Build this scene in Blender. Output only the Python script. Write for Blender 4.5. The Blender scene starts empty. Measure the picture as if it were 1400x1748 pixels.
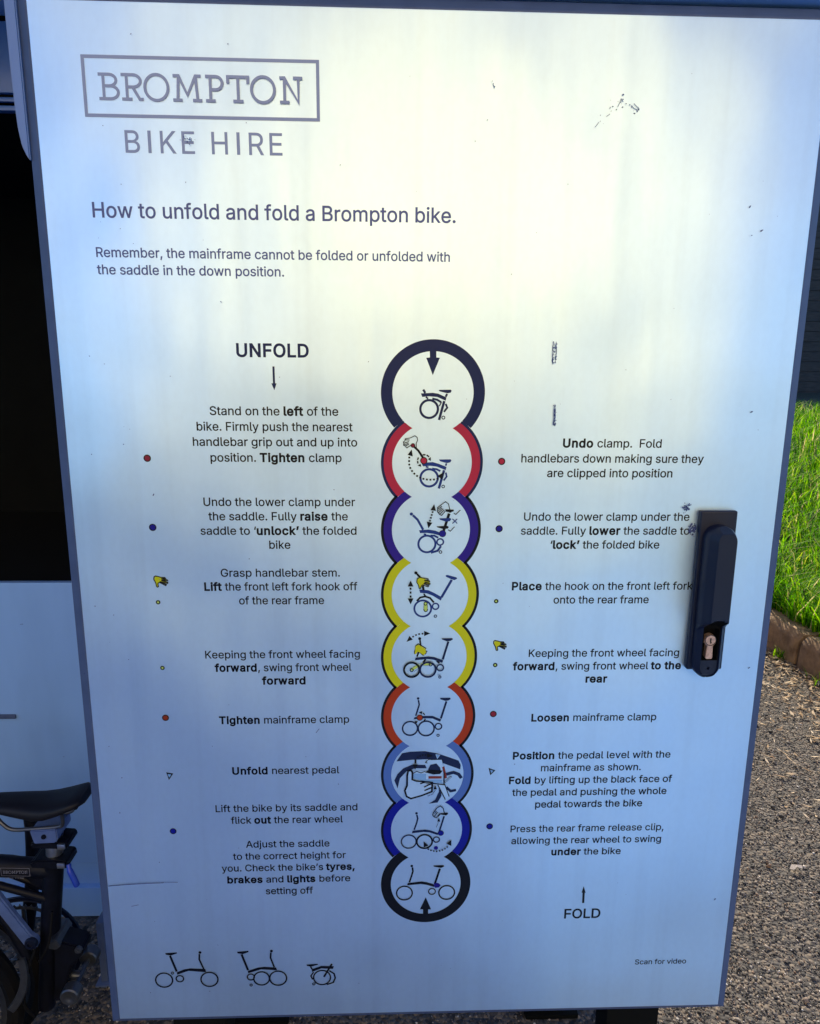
import bpy, bmesh, math, random, os
import numpy as np
from mathutils import Vector, Matrix
from mathutils.geometry import tessellate_polygon, delaunay_2d_cdt

random.seed(7)
RNG = np.random.default_rng(11)
SC = bpy.context.scene
COL = SC.collection
R = math.radians

# ------------------------------------------------------------------ camera
cam_data = bpy.data.cameras.new('camera')
cam = bpy.data.objects.new('camera', cam_data)
COL.objects.link(cam)
cam_data.sensor_fit = 'VERTICAL'
cam_data.sensor_height = 24.0
cam_data.lens = 24.0 * 1200 / 1748
cam_data.clip_start = 0.02
cam_data.clip_end = 500
cam.matrix_world = (Matrix.Translation((-0.05161, -0.78028, 1.45)) @ Matrix.Rotation(-0.03589, 4, 'Z')
                    @ Matrix.Rotation(math.pi / 2 - 0.20690, 4, 'X') @ Matrix.Rotation(0.008545, 4, 'Z'))
SC.camera = cam

# ------------------------------------------------------------------ sky and sun
SUN_EL, SUN_AZ = R(30), R(12)          # azimuth from +Y (behind the locker) towards +X
world = bpy.data.worlds.new('World')
SC.world = world
world.use_nodes = True
wn = world.node_tree
wn.nodes.clear()
sky = wn.nodes.new('ShaderNodeTexSky')
sky.sky_type = 'NISHITA'
sky.sun_disc = False
sky.sun_elevation = SUN_EL
sky.sun_rotation = SUN_AZ
sky.air_density = 1.0
sky.dust_density = 0.0
sky.ozone_density = 10.0
bg = wn.nodes.new('ShaderNodeBackground')
bg.inputs['Strength'].default_value = 0.14
wo = wn.nodes.new('ShaderNodeOutputWorld')
wn.links.new(sky.outputs[0], bg.inputs[0])
wn.links.new(bg.outputs[0], wo.inputs[0])

sun_data = bpy.data.lights.new('sun', 'SUN')
sun_data.energy = 4.6
sun_data.angle = R(0.5)
sun_data.color = (1.0, 0.86, 0.64)
sun = bpy.data.objects.new('sun', sun_data)
COL.objects.link(sun)
sd = Vector((math.sin(SUN_AZ) * math.cos(SUN_EL), math.cos(SUN_AZ) * math.cos(SUN_EL), math.sin(SUN_EL)))
sun.rotation_euler = (-sd).to_track_quat('-Z', 'Y').to_euler()
sun.location = sd * 30

SC.view_settings.view_transform = 'Standard'
SC.view_settings.look = 'None'
SC.view_settings.gamma = 1
SC.view_settings.exposure = 1.1
try:
    SC.cycles.max_bounces = 6
    SC.cycles.transparent_max_bounces = 6
except Exception:
    pass

# ------------------------------------------------------------------ materials
def mat(name, col, rough=0.5, metal=0.0, spec=0.5, coat=0.0, coat_rough=0.1, coat_ior=1.5, noise=None, bump=None):
    """noise=(scale, amount, detail[, stretch]); bump=(scale, strength, distance)"""
    m = bpy.data.materials.new(name)
    m.use_nodes = True
    nt = m.node_tree
    b = nt.nodes['Principled BSDF']
    b.inputs['Base Color'].default_value = (*col, 1)
    b.inputs['Roughness'].default_value = rough
    b.inputs['Metallic'].default_value = metal
    b.inputs['Specular IOR Level'].default_value = spec
    b.inputs['Coat Weight'].default_value = coat
    b.inputs['Coat Roughness'].default_value = coat_rough
    b.inputs['Coat IOR'].default_value = coat_ior
    if noise or bump:
        tc = nt.nodes.new('ShaderNodeTexCoord')
        mp = nt.nodes.new('ShaderNodeMapping')
        nt.links.new(tc.outputs['Object'], mp.inputs[0])
    if noise:
        if len(noise) > 3:
            mp.inputs['Scale'].default_value = noise[3]
        n = nt.nodes.new('ShaderNodeTexNoise')
        n.inputs['Scale'].default_value = noise[0]
        n.inputs['Detail'].default_value = noise[2]
        nt.links.new(mp.outputs[0], n.inputs['Vector'])
        r = nt.nodes.new('ShaderNodeMapRange')
        r.inputs['From Min'].default_value = 0.3
        r.inputs['From Max'].default_value = 0.7
        r.inputs['To Min'].default_value = 1 - noise[1]
        r.inputs['To Max'].default_value = 1 + noise[1]
        nt.links.new(n.outputs['Fac'], r.inputs['Value'])
        v = nt.nodes.new('ShaderNodeVectorMath')
        v.operation = 'SCALE'
        v.inputs[0].default_value = col
        nt.links.new(r.outputs[0], v.inputs['Scale'])
        nt.links.new(v.outputs[0], b.inputs['Base Color'])
    if bump:
        n2 = nt.nodes.new('ShaderNodeTexNoise')
        n2.inputs['Scale'].default_value = bump[0]
        n2.inputs['Detail'].default_value = 4
        nt.links.new(tc.outputs['Object'], n2.inputs['Vector'])
        bp = nt.nodes.new('ShaderNodeBump')
        bp.inputs['Strength'].default_value = bump[1]
        bp.inputs['Distance'].default_value = bump[2]
        nt.links.new(n2.outputs['Fac'], bp.inputs['Height'])
        nt.links.new(bp.outputs[0], b.inputs['Normal'])
    return m


def tint_mat(name, stops, rough=0.8, translucent=0.0, spec=0.3):
    """colour picked per piece from the 'tint' attribute"""
    m = bpy.data.materials.new(name)
    m.use_nodes = True
    nt = m.node_tree
    b = nt.nodes['Principled BSDF']
    b.inputs['Roughness'].default_value = rough
    b.inputs['Specular IOR Level'].default_value = spec
    a = nt.nodes.new('ShaderNodeAttribute')
    a.attribute_name = 'tint'
    cr = nt.nodes.new('ShaderNodeValToRGB')
    els = cr.color_ramp.elements
    els[0].position, els[0].color = stops[0][0], (*stops[0][1], 1)
    els[1].position, els[1].color = stops[-1][0], (*stops[-1][1], 1)
    for p, c in stops[1:-1]:
        e = els.new(p)
        e.color = (*c, 1)
    nt.links.new(a.outputs['Fac'], cr.inputs[0])
    nt.links.new(cr.outputs[0], b.inputs['Base Color'])
    if translucent:
        tr = nt.nodes.new('ShaderNodeBsdfTranslucent')
        mx = nt.nodes.new('ShaderNodeMixShader')
        mx.inputs[0].default_value = translucent
        nt.links.new(cr.outputs[0], tr.inputs['Color'])
        nt.links.new(b.outputs[0], mx.inputs[1])
        nt.links.new(tr.outputs[0], mx.inputs[2])
        nt.links.new(mx.outputs[0], nt.nodes['Material Output'].inputs['Surface'])
    return m


GLOSS = dict(rough=0.36, spec=0.5, coat=1.0, coat_rough=0.30, coat_ior=1.7)


SHEET = (0.61, 0.785, 0.91)  # blue cast of the shade mixed into the white sheet


def sheet_mat():
    """white laminated sign sheet with faint rain streaks and grime"""
    m = mat('white_laminate', SHEET, rough=0.38, metal=0.85, spec=0.5)
    nt = m.node_tree
    b = nt.nodes['Principled BSDF']
    tc = nt.nodes.new('ShaderNodeTexCoord')
    def noise(scale, stretch, detail):
        mp = nt.nodes.new('ShaderNodeMapping')
        mp.inputs['Scale'].default_value = stretch
        nt.links.new(tc.outputs['Object'], mp.inputs[0])
        n = nt.nodes.new('ShaderNodeTexNoise')
        n.inputs['Scale'].default_value = scale
        n.inputs['Detail'].default_value = detail
        nt.links.new(mp.outputs[0], n.inputs['Vector'])
        return n.outputs['Fac']
    def rng(v, a, b_, lo, hi):
        r = nt.nodes.new('ShaderNodeMapRange')
        r.inputs['From Min'].default_value, r.inputs['From Max'].default_value = a, b_
        r.inputs['To Min'].default_value, r.inputs['To Max'].default_value = lo, hi
        nt.links.new(v, r.inputs['Value'])
        return r.outputs[0]
    def mul(a, c):
        x = nt.nodes.new('ShaderNodeMath')
        x.operation = 'MULTIPLY'
        nt.links.new(a, x.inputs[0])
        nt.links.new(c, x.inputs[1])
        return x.outputs[0]
    streak = rng(noise(7, (6.0, 1, 0.16), 6), 0.5, 0.8, 1.0, 0.93)
    cloud = rng(noise(3.2, (1, 1, 1), 3), 0.35, 0.7, 1.03, 0.94)
    fine = rng(noise(160, (1, 1, 0.6), 2), 0.35, 0.7, 1.01, 0.985)
    f = mul(mul(streak, cloud), fine)
    v = nt.nodes.new('ShaderNodeVectorMath')
    v.operation = 'SCALE'
    v.inputs[0].default_value = SHEET
    nt.links.new(f, v.inputs['Scale'])
    nt.links.new(v.outputs[0], b.inputs['Base Color'])
    bp = nt.nodes.new('ShaderNodeBump')             # the sheet is not dead flat: slow waviness
    bp.inputs['Strength'].default_value = 1.0
    bp.inputs['Distance'].default_value = 0.016
    nt.links.new(noise(4.0, (1, 1, 0.8), 1.5), bp.inputs['Height'])
    nt.links.new(bp.outputs[0], b.inputs['Normal'])
    nt.links.new(rng(noise(14, (3, 1, 0.5), 4), 0.3, 0.7, 0.40, 0.45), b.inputs['Roughness'])
    return m


M = {
    'sheet': sheet_mat(),
    'frame': mat('grey_blue_frame_paint', (0.050, 0.078, 0.165), rough=0.55, spec=0.3, noise=(40, 0.10, 4)),
    'cabinet': mat('locker_white_paint', (0.20, 0.36, 0.66), rough=0.4, coat=0.4, coat_rough=0.2, noise=(5, 0.07, 5, (2, 1, 0.5))),  # white paint with the blue of the shade mixed in
    'shaded_paint': mat('shade_darkened_paint', (0.045, 0.13, 0.36), rough=0.45, coat=0.3, coat_rough=0.2, noise=(5, 0.08, 5, (2, 1, 0.5))),  # darkened locker paint: shade and vignette put into the colour
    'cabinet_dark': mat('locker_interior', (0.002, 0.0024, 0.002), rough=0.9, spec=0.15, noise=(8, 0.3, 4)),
    'plastic': mat('black_plastic', (0.005, 0.008, 0.024), rough=0.40, spec=0.32, bump=(900, 0.12, 0.0004)),
    'plastic_blue': mat('blue_plastic', (0.015, 0.05, 0.42), rough=0.35),
    'recess_shade': mat('recess_shade_black', (0.002, 0.002, 0.002), rough=0.9, spec=0.1),
    'arm_paint': mat('blue_grey_arm', (0.10, 0.16, 0.36), rough=0.4, metal=0.3, noise=(40, 0.15, 4)),
    'scrap': mat('pale_scrap', (0.34, 0.30, 0.27), rough=0.9, noise=(200, 0.3, 3)),
    'brass': mat('worn_nickel', (0.50, 0.33, 0.26), rough=0.5, metal=0.5, noise=(400, 0.25, 4)),
    'dark_steel': mat('dull_dark_steel', (0.10, 0.11, 0.13), rough=0.4, metal=0.8, noise=(60, 0.12, 4)),
    'steel': mat('brushed_steel', (0.42, 0.45, 0.50), rough=0.28, metal=0.9, noise=(60, 0.12, 4)),
    'bike_paint': mat('black_bike_paint', (0.0025, 0.0035, 0.009), rough=0.5, spec=0.2, noise=(40, 0.5, 4)),
    'rubber': mat('tyre_rubber', (0.004, 0.004, 0.005), rough=0.85, spec=0.2, bump=(300, 0.3, 0.001)),
    'saddle': mat('saddle_vinyl', (0.005, 0.005, 0.008), rough=0.55, spec=0.3, bump=(500, 0.15, 0.0005)),
    'decal': mat('grey_decal', (0.16, 0.16, 0.20), rough=0.5),
    'scuff': mat('blue_black_scuff', (0.040, 0.065, 0.19), rough=0.7, noise=(600, 0.6, 3)),
    'post': mat('grey_post_paint', (0.07, 0.10, 0.19), rough=0.5, noise=(30, 0.15, 4)),
    'kerb': mat('weathered_concrete_kerb', (0.30, 0.195, 0.11), rough=0.9, noise=(22, 0.4, 6), bump=(60, 0.5, 0.006)),
    'soil': mat('lawn_soil', (0.018, 0.024, 0.008), rough=0.95, noise=(6, 0.4, 5), bump=(30, 0.6, 0.03)),
    'dark_wall': mat('dark_weathered_boards', (0.035, 0.033, 0.030), rough=0.85, noise=(4, 0.35, 5, (1, 1, 6))),
    'render': mat('cream_render', (0.93, 0.74, 0.44), rough=0.9, noise=(1.2, 0.05, 5)),
    'brick_wall': mat('dull_brick', (0.14, 0.08, 0.06), rough=0.9, noise=(3, 0.25, 6)),
    'bounce_paving': mat('pale_concrete_paving', (0.34, 0.48, 0.55), rough=0.9, noise=(3, 0.15, 6)),
    'lane_paint': mat('blue_tint_surfacing', (0.12, 0.25, 0.51), rough=0.8, noise=(30, 0.2, 5), bump=(200, 0.5, 0.003)),
    'roof': mat('slate_roof', (0.06, 0.06, 0.07), rough=0.7, noise=(6, 0.3, 3)),
    'glass': mat('window_glass', (0.02, 0.025, 0.03), rough=0.05, spec=0.6),
    'white_trim': mat('white_trim', (0.75, 0.75, 0.73), rough=0.5, noise=(8, 0.05, 3)),
    'hedge_leaf': tint_mat('hedge_leaf', [(0, (0.015, 0.035, 0.008)), (1, (0.05, 0.09, 0.02))], 0.6, 0.2),
    'grass': tint_mat('grass_blade', [(0, (0.012, 0.065, 0.001)), (0.42, (0.10, 0.33, 0.001)), (0.78, (0.31, 0.62, 0.003)), (0.91, (0.52, 0.62, 0.02)), (1, (0.66, 0.55, 0.26))], 0.6, 0.5, 0.12),
    'stone': tint_mat('gravel_stone', [(0, (0.012, 0.012, 0.014)), (0.35, (0.05, 0.049, 0.049)), (0.6, (0.14, 0.130, 0.120)),
                                       (0.80, (0.25, 0.215, 0.18)), (0.92, (0.18, 0.11, 0.07)), (1, (0.60, 0.57, 0.52))], 0.75),
    'litter': tint_mat('dry_leaf', [(0, (0.18, 0.10, 0.05)), (0.5, (0.42, 0.29, 0.16)), (1, (0.70, 0.58, 0.42))], 0.8, 0.2),
}


def lay_bricks(m):
    nt = m.node_tree
    tc = nt.nodes.new('ShaderNodeTexCoord')
    sx = nt.nodes.new('ShaderNodeSeparateXYZ')
    ad = nt.nodes.new('ShaderNodeMath')
    cb = nt.nodes.new('ShaderNodeCombineXYZ')
    br = nt.nodes.new('ShaderNodeTexBrick')
    nt.links.new(tc.outputs['Object'], sx.inputs[0])
    nt.links.new(sx.outputs[0], ad.inputs[0])
    nt.links.new(sx.outputs[1], ad.inputs[1])
    nt.links.new(ad.outputs[0], cb.inputs[0])
    nt.links.new(sx.outputs[2], cb.inputs[1])
    nt.links.new(cb.outputs[0], br.inputs['Vector'])
    for k, v in (('Color1', (0.17, 0.085, 0.055, 1)), ('Color2', (0.10, 0.055, 0.042, 1)), ('Mortar', (0.16, 0.15, 0.13, 1))):
        br.inputs[k].default_value = v
    for k, v in (('Scale', 1.0), ('Mortar Size', 0.006), ('Brick Width', 0.225), ('Row Height', 0.075)):
        br.inputs[k].default_value = v
    nt.links.new(br.outputs['Color'], nt.nodes['Principled BSDF'].inputs['Base Color'])


lay_bricks(M['brick_wall'])
INK = {
    'navy': (0.007, 0.015, 0.060), 'black': (0.003, 0.003, 0.005), 'blue': (0.012, 0.035, 0.175), 'royal': (0.003, 0.006, 0.24),
    'navyblue': (0.010, 0.006, 0.19), 'red': (0.42, 0.018, 0.045), 'dred': (0.22, 0.015, 0.03), 'dorange': (0.20, 0.025, 0.006),
    'orange': (0.30, 0.030, 0.004), 'yellow': (0.47, 0.48, 0.004), 'lime': (0.45, 0.60, 0.13), 'sky': (0.16, 0.33, 0.62),
    'pale': (0.66, 0.71, 0.73), 'brick': (0.16, 0.030, 0.022), 'steelblue': (0.055, 0.125, 0.40), 'logo': (0.035, 0.12, 0.33), 'heading': (0.014, 0.045, 0.20),
    'violet': (0.024, 0.008, 0.19),
}
INKM = {k: mat('ink_' + k, v, rough=0.38, spec=0.22) for k, v in INK.items() if k not in ('logo', 'heading', 'pale')}
INKM['pale'] = M['sheet']                       # left unprinted
INKM['logo'] = mat('ink_logo', INK['logo'], **dict(GLOSS, coat=0.75))  # black print lightened to blue: glare haze put into the ink
INKM['heading'] = mat('ink_heading', INK['heading'], rough=0.36, spec=0.6)  # glare haze put into the heading's ink colour too


# ------------------------------------------------------------------ helpers
def link(name, me, m, parent=None, smooth=False):
    o = bpy.data.objects.new(name, me)
    COL.objects.link(o)
    for x in (m if isinstance(m, (list, tuple)) else [m]):
        me.materials.append(x)
    if smooth:
        me.polygons.foreach_set('use_smooth', [True] * len(me.polygons))
    if parent:
        o.parent = parent
        if parent.location.length:
            o.matrix_parent_inverse = Matrix.Translation(-full_loc(parent))
    return o


def full_loc(o):
    v = Vector((0, 0, 0))
    while o:
        v = v + o.location
        o = o.parent
    return v


def obj(name, bm, m, parent=None, smooth=False):
    bmesh.ops.recalc_face_normals(bm, faces=bm.faces)
    me = bpy.data.meshes.new(name)
    bm.to_mesh(me)
    bm.free()
    o = link(name, me, m, parent)
    if smooth:
        me.polygons.foreach_set('use_smooth', [True] * len(me.polygons))
        me.set_sharp_from_angle(angle=R(38))
    return o


def thing(name, label, cat, loc=(0, 0, 0), group=None):
    o = bpy.data.objects.new(name, None)
    o.empty_display_size = 0.1
    COL.objects.link(o)
    o.location = loc
    return tag(o, label, cat, group)


def tag(o, label=None, cat=None, group=None, kind=None):
    if label: o['label'] = label
    if cat: o['category'] = cat
    if group: o['group'] = group
    if kind: o['kind'] = kind
    return o


def box(bm, x0, x1, y0, y1, z0, z1, bev=0.0, seg=2):
    b2 = bmesh.new()
    bmesh.ops.create_cube(b2, size=1)
    for v in b2.verts:
        v.co = Vector(((x0 + x1) / 2 + v.co.x * (x1 - x0), (y0 + y1) / 2 + v.co.y * (y1 - y0), (z0 + z1) / 2 + v.co.z * (z1 - z0)))
    if bev:
        bmesh.ops.bevel(b2, geom=list(b2.edges), offset=bev, segments=seg, affect='EDGES', profile=0.6)
    merge(bm, b2)


def merge(bm, b2):
    me = bpy.data.meshes.new('tmp')
    b2.to_mesh(me)
    b2.free()
    bm.from_mesh(me)
    bpy.data.meshes.remove(me)


def boxo(name, m, parent, *a, bev=0.0, seg=2):
    bm = bmesh.new()
    box(bm, *a, bev=bev, seg=seg)
    return obj(name, bm, m, parent, smooth=bev > 0)


def tube(bm, pts, r, n=12, cap=True):
    """round tube along 3-D points; r a number or one per point"""
    pts = [Vector(p) for p in pts]
    rs = r if isinstance(r, (list, tuple)) else [r] * len(pts)
    rings = []
    up = None
    for i, p in enumerate(pts):
        d = (pts[min(i + 1, len(pts) - 1)] - pts[max(i - 1, 0)]).normalized()
        if up is None:
            up = d.cross(Vector((0.13, 0.97, 0.2))).normalized()
        up = (up - d * up.dot(d)).normalized()
        w = d.cross(up)
        rings.append([bm.verts.new(p + (up * math.cos(2 * math.pi * k / n) + w * math.sin(2 * math.pi * k / n)) * rs[i]) for k in range(n)])
    for a, b in zip(rings, rings[1:]):
        for k in range(n):
            bm.faces.new((a[k], a[(k + 1) % n], b[(k + 1) % n], b[k]))
    if cap:
        bm.faces.new(rings[0])
        bm.faces.new(rings[-1])


def smooth_path(pts, per=6):
    """Catmull-Rom through 3-D points"""
    P = [Vector(p) for p in pts]
    out = []
    for i in range(len(P) - 1):
        a, b, c, d = P[max(i - 1, 0)], P[i], P[i + 1], P[min(i + 2, len(P) - 1)]
        for k in range(per):
            t = k / per
            out.append(0.5 * ((2 * b) + (c - a) * t + (2 * a - 5 * b + 4 * c - d) * t * t + (3 * b - a - 3 * c + d) * t ** 3))
    out.append(P[-1])
    return out


def lathe_y(bm, cx, cz, prof, n=48, a0=0.0, a1=2 * math.pi):
    """revolve (radius, y) profile about the y axis through cx, cz"""
    full = abs(a1 - a0 - 2 * math.pi) < 1e-6
    cols = []
    for k in range(n if full else n + 1):
        a = a0 + (a1 - a0) * k / n
        cols.append([bm.verts.new((cx + r * math.cos(a), y, cz + r * math.sin(a))) for r, y in prof])
    m = len(cols)
    for k in range(m if full else m - 1):
        a, b = cols[k], cols[(k + 1) % m]
        for j in range(len(prof) - 1):
            bm.faces.new((a[j], a[j + 1], b[j + 1], b[j]))
    bmesh.ops.remove_doubles(bm, verts=bm.verts, dist=1e-6)


def prism(bm, pts, y0, y1, bev=0.0):
    """polygon in x,z extruded along y"""
    b2 = bmesh.new()
    lo = [b2.verts.new((x, y0, z)) for x, z in pts]
    f = b2.faces.new(lo)
    r = bmesh.ops.extrude_face_region(b2, geom=[f])
    for v in [g for g in r['geom'] if isinstance(g, bmesh.types.BMVert)]:
        v.co.y = y1
    if bev:
        bmesh.ops.bevel(b2, geom=list(b2.edges), offset=bev, segments=2, affect='EDGES')
    merge(bm, b2)


def np_mesh(name, verts, faces_flat, nper, tint=None):
    me = bpy.data.meshes.new(name)
    nv, nf = len(verts), len(faces_flat) // nper
    me.vertices.add(nv)
    me.vertices.foreach_set('co', np.asarray(verts, np.float32).ravel())
    me.loops.add(nf * nper)
    me.loops.foreach_set('vertex_index', np.asarray(faces_flat, np.int32).ravel())
    me.polygons.add(nf)
    me.polygons.foreach_set('loop_start', np.arange(0, nf * nper, nper, dtype=np.int32))
    if tint is not None:
        at = me.attributes.new('tint', 'FLOAT', 'POINT')
        at.data.foreach_set('value', np.asarray(tint, np.float32))
    me.update(calc_edges=True)
    me.validate()
    return me


# ------------------------------------------------------------------ flat printing (x, z in metres on a plane y = const)
class Print:
    def __init__(self, y=0.0):
        self.v, self.f, self.mi, self.mats, self.y, self.n = [], [], [], [], y, 0

    def slot(self, c):
        if c not in self.mats:
            self.mats.append(c)
        return self.mats.index(c)

    def add(self, verts, faces, c, lift=None):
        self.n += 1
        y = self.y - 0.00012 - 0.00004 * (self.n % 48) if lift is None else self.y - lift
        b = len(self.v)
        self.v += [(x, y, z) for x, z in verts]
        self.f += [tuple(b + i for i in f) for f in faces]
        self.mi += [self.slot(c)] * len(faces)

    def poly(self, pts, c):
        tri = tessellate_polygon([[Vector((x, z, 0)) for x, z in pts]])
        self.add(pts, tri, c)

    def ring(self, cx, cz, r, w, c, n=64):
        a = np.linspace(0, 2 * np.pi, n, endpoint=False)
        ri = max(r - w, 0)
        if ri < 1e-6:
            self.add([(cx + r * math.cos(t), cz + r * math.sin(t)) for t in a], [tuple(range(n))], c)
            return
        vs = [(cx + q * math.cos(t), cz + q * math.sin(t)) for q in (ri, r) for t in a]
        self.add(vs, [(k, (k + 1) % n, n + (k + 1) % n, n + k) for k in range(n)], c)

    def line(self, pts, w, c, ext=0.0):
        P = [np.array(p, float) for p in pts]
        P = [p for i, p in enumerate(P) if i == 0 or np.linalg.norm(p - P[i - 1]) > 1e-6]
        if len(P) < 2:
            return
        if ext:
            d = (P[0] - P[1]) / np.linalg.norm(P[0] - P[1]); P[0] = P[0] + d * ext
            d = (P[-1] - P[-2]) / np.linalg.norm(P[-1] - P[-2]); P[-1] = P[-1] + d * ext
        vs = []
        for i, p in enumerate(P):
            d0 = P[i] - P[i - 1] if i else P[1] - P[0]
            d1 = P[i + 1] - P[i] if i < len(P) - 1 else d0
            d0, d1 = d0 / np.linalg.norm(d0), d1 / np.linalg.norm(d1)
            n0, n1 = np.array([-d0[1], d0[0]]), np.array([-d1[1], d1[0]])
            nn = n0 + n1
            L = np.linalg.norm(nn)
            nn = n0 if L < 0.3 else nn / L
            k = min(1 / max(nn.dot(n0), 0.35), 1.8)
            vs += [tuple(p + nn * w / 2 * k), tuple(p - nn * w / 2 * k)]
        self.add(vs, [(2 * i, 2 * i + 1, 2 * i + 3, 2 * i + 2) for i in range(len(P) - 1)], c)

    def dash(self, pts, w, c):
        P = [np.array(p, float) for p in pts]
        seg = [np.linalg.norm(b - a) for a, b in zip(P, P[1:])]
        T = sum(seg)
        n = max(1, round((T / w + 0.8) / 1.9))
        L = T / (n * 1.9 - 0.8) if n > 1 else T
        def at(s):
            for a, b, l in zip(P, P[1:], seg):
                if s <= l:
                    return a + (b - a) * s / l
                s -= l
            return P[-1]
        for k in range(n):
            s = k * 1.9 * L
            self.line([at(s), at(s + L * 0.5), at(s + L)], w, c)

    def build(self, name, parent):
        me = bpy.data.meshes.new(name)
        me.from_pydata(self.v, [], self.f)
        bm = bmesh.new()
        bm.from_mesh(me)
        for f in bm.faces:
            f.normal_update()
            if f.normal.y > 0:
                f.normal_flip()
        bm.to_mesh(me)
        bm.free()
        o = link(name, me, [INKM[c] if c in INKM else M[c] for c in self.mats], parent)
        me.polygons.foreach_set('material_index', self.mi)
        return o


FONT = None
try:
    FONT = bpy.data.fonts.load(os.path.join(bpy.utils.system_resource('DATAFILES', path='fonts'), 'Inter.woff2'))
except Exception:
    FONT = None
BOLD = 0.030
_W, _G = {}, {}


def _curve_mesh(s):
    c = bpy.data.curves.new('t', 'FONT')
    if FONT:
        c.font = FONT
    c.body = s
    c.resolution_u = 4
    c.fill_mode = 'NONE'
    o = bpy.data.objects.new('t', c)
    COL.objects.link(o)
    me = bpy.data.meshes.new_from_object(o.evaluated_get(bpy.context.evaluated_depsgraph_get()))
    vs = np.array([(v.co.x, v.co.y) for v in me.vertices]).reshape(-1, 2)
    es = [tuple(e.vertices) for e in me.edges]
    bpy.data.objects.remove(o)
    bpy.data.curves.remove(c)
    bpy.data.meshes.remove(me)
    return vs, es


def _span(s):
    v = _curve_mesh(s)[0]
    return v[:, 0].max() - v[:, 0].min()


CAP = _curve_mesh('H')[0][:, 1].max()


def advance(ch):
    if ch == 'I':
        return 0.28
    if ch not in _W:
        if '|' not in _W:
            _W['|'] = None
            _W['base'] = _span('||')
        _W[ch] = _span('|' + ch + '|') - _W['base']
    return _W[ch]


def glyph(ch, off):
    """filled outline of one character (non-zero winding, so overlapping strokes fill solid), grown by off"""
    key = (ch, off)
    if key in _G:
        return _G[key]
    if ch == 'I':                                   # plain stem, no serifs
        w = 0.052 * CAP / 0.727 + off
        _G[key] = ([(0.14 - w, -off), (0.14 + w, -off), (0.14 + w, CAP + off), (0.14 - w, CAP + off)], [(0, 1, 2, 3)])
        return _G[key]
    vs, es = _curve_mesh(ch)
    nxt = {a: b for a, b in es}
    if len(nxt) < len(es):
        nxt = {}
        adj = {}
        for a, b in es:
            adj.setdefault(a, []).append(b); adj.setdefault(b, []).append(a)
        seen = set()
        for a in sorted(adj):
            if a in seen:
                continue
            p, c = None, a
            while c not in seen:
                seen.add(c)
                n = [k for k in adj[c] if k != p and k not in seen]
                nxt[c] = n[0] if n else a
                p, c = c, nxt[c]
    loops, done = [], set()
    for a in nxt:
        if a in done:
            continue
        L, c = [], a
        while c not in done and c in nxt:
            done.add(c); L.append(c); c = nxt[c]
        P = vs[L]
        keep = np.linalg.norm(P - np.roll(P, 1, 0), axis=1) > 1e-5
        if keep.sum() > 2:
            loops.append(P[keep])
    area = lambda P: 0.5 * np.sum(P[:, 0] * np.roll(P[:, 1], -1) - np.roll(P[:, 0], -1) * P[:, 1])
    sgn = np.sign(max((area(P) for P in loops), key=abs))
    out = []
    for P in loops:
        P = P if sgn > 0 else P[::-1]              # outer contours run counter-clockwise
        d0 = P - np.roll(P, 1, 0)
        d1 = np.roll(P, -1, 0) - P
        d0 /= np.linalg.norm(d0, axis=1)[:, None]
        d1 /= np.linalg.norm(d1, axis=1)[:, None]
        n0, n1 = np.stack([d0[:, 1], -d0[:, 0]], 1), np.stack([d1[:, 1], -d1[:, 0]], 1)
        nn = n0 + n1
        L = np.linalg.norm(nn, axis=1)[:, None]
        nn = np.where(L > 0.2, nn / np.maximum(L, 1e-6), n0)
        k = np.minimum(1 / np.maximum((nn * n0).sum(1), 0.5), 1.6)[:, None]
        out.append(P + nn * off * k)
    pts, edges = [], []
    for P in out:
        b = len(pts)
        pts += [Vector(p) for p in P]
        edges += [(b + i, b + (i + 1) % len(P)) for i in range(len(P))]
    cv, ce, cf = delaunay_2d_cdt(pts, edges, [], 0, 1e-6)[:3]
    V = np.array([v[:] for v in cv])
    F = []
    for f in cf:
        c = V[list(f)].mean(0)
        wn = 0
        for P in out:
            Q = np.roll(P, -1, 0)
            side = (Q[:, 0] - P[:, 0]) * (c[1] - P[:, 1]) - (c[0] - P[:, 0]) * (Q[:, 1] - P[:, 1])
            wn += int(np.sum((P[:, 1] <= c[1]) & (Q[:, 1] > c[1]) & (side > 0))) - int(np.sum((P[:, 1] > c[1]) & (Q[:, 1] <= c[1]) & (side < 0)))
        if wn > 0:
            F.append(tuple(f))
    _G[key] = ([tuple(v) for v in V], F)
    return _G[key]


def text_line(markup, weight=0.004, track=0.0):
    """'plain *bold* plain' -> verts, faces starting at x = 0, and the natural width"""
    vs, fs, x = [], [], 0.0
    for i, part in enumerate(markup.split('*')):
        bold = i % 2 == 1
        for ch in part:
            if ch != ' ':
                gv, gf = glyph(ch, BOLD if bold else weight)
                o = len(vs)
                vs += [(x + p[0], p[1]) for p in gv]
                fs += [tuple(o + k for k in f) for f in gf]
            x += advance(ch) * (1.06 if bold else 1.0) + (0.012 if bold else 0.0) + track
    lo = min(p[0] for p in vs)
    return [(p[0] - lo, p[1]) for p in vs], fs, max(p[0] for p in vs) - lo

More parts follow.
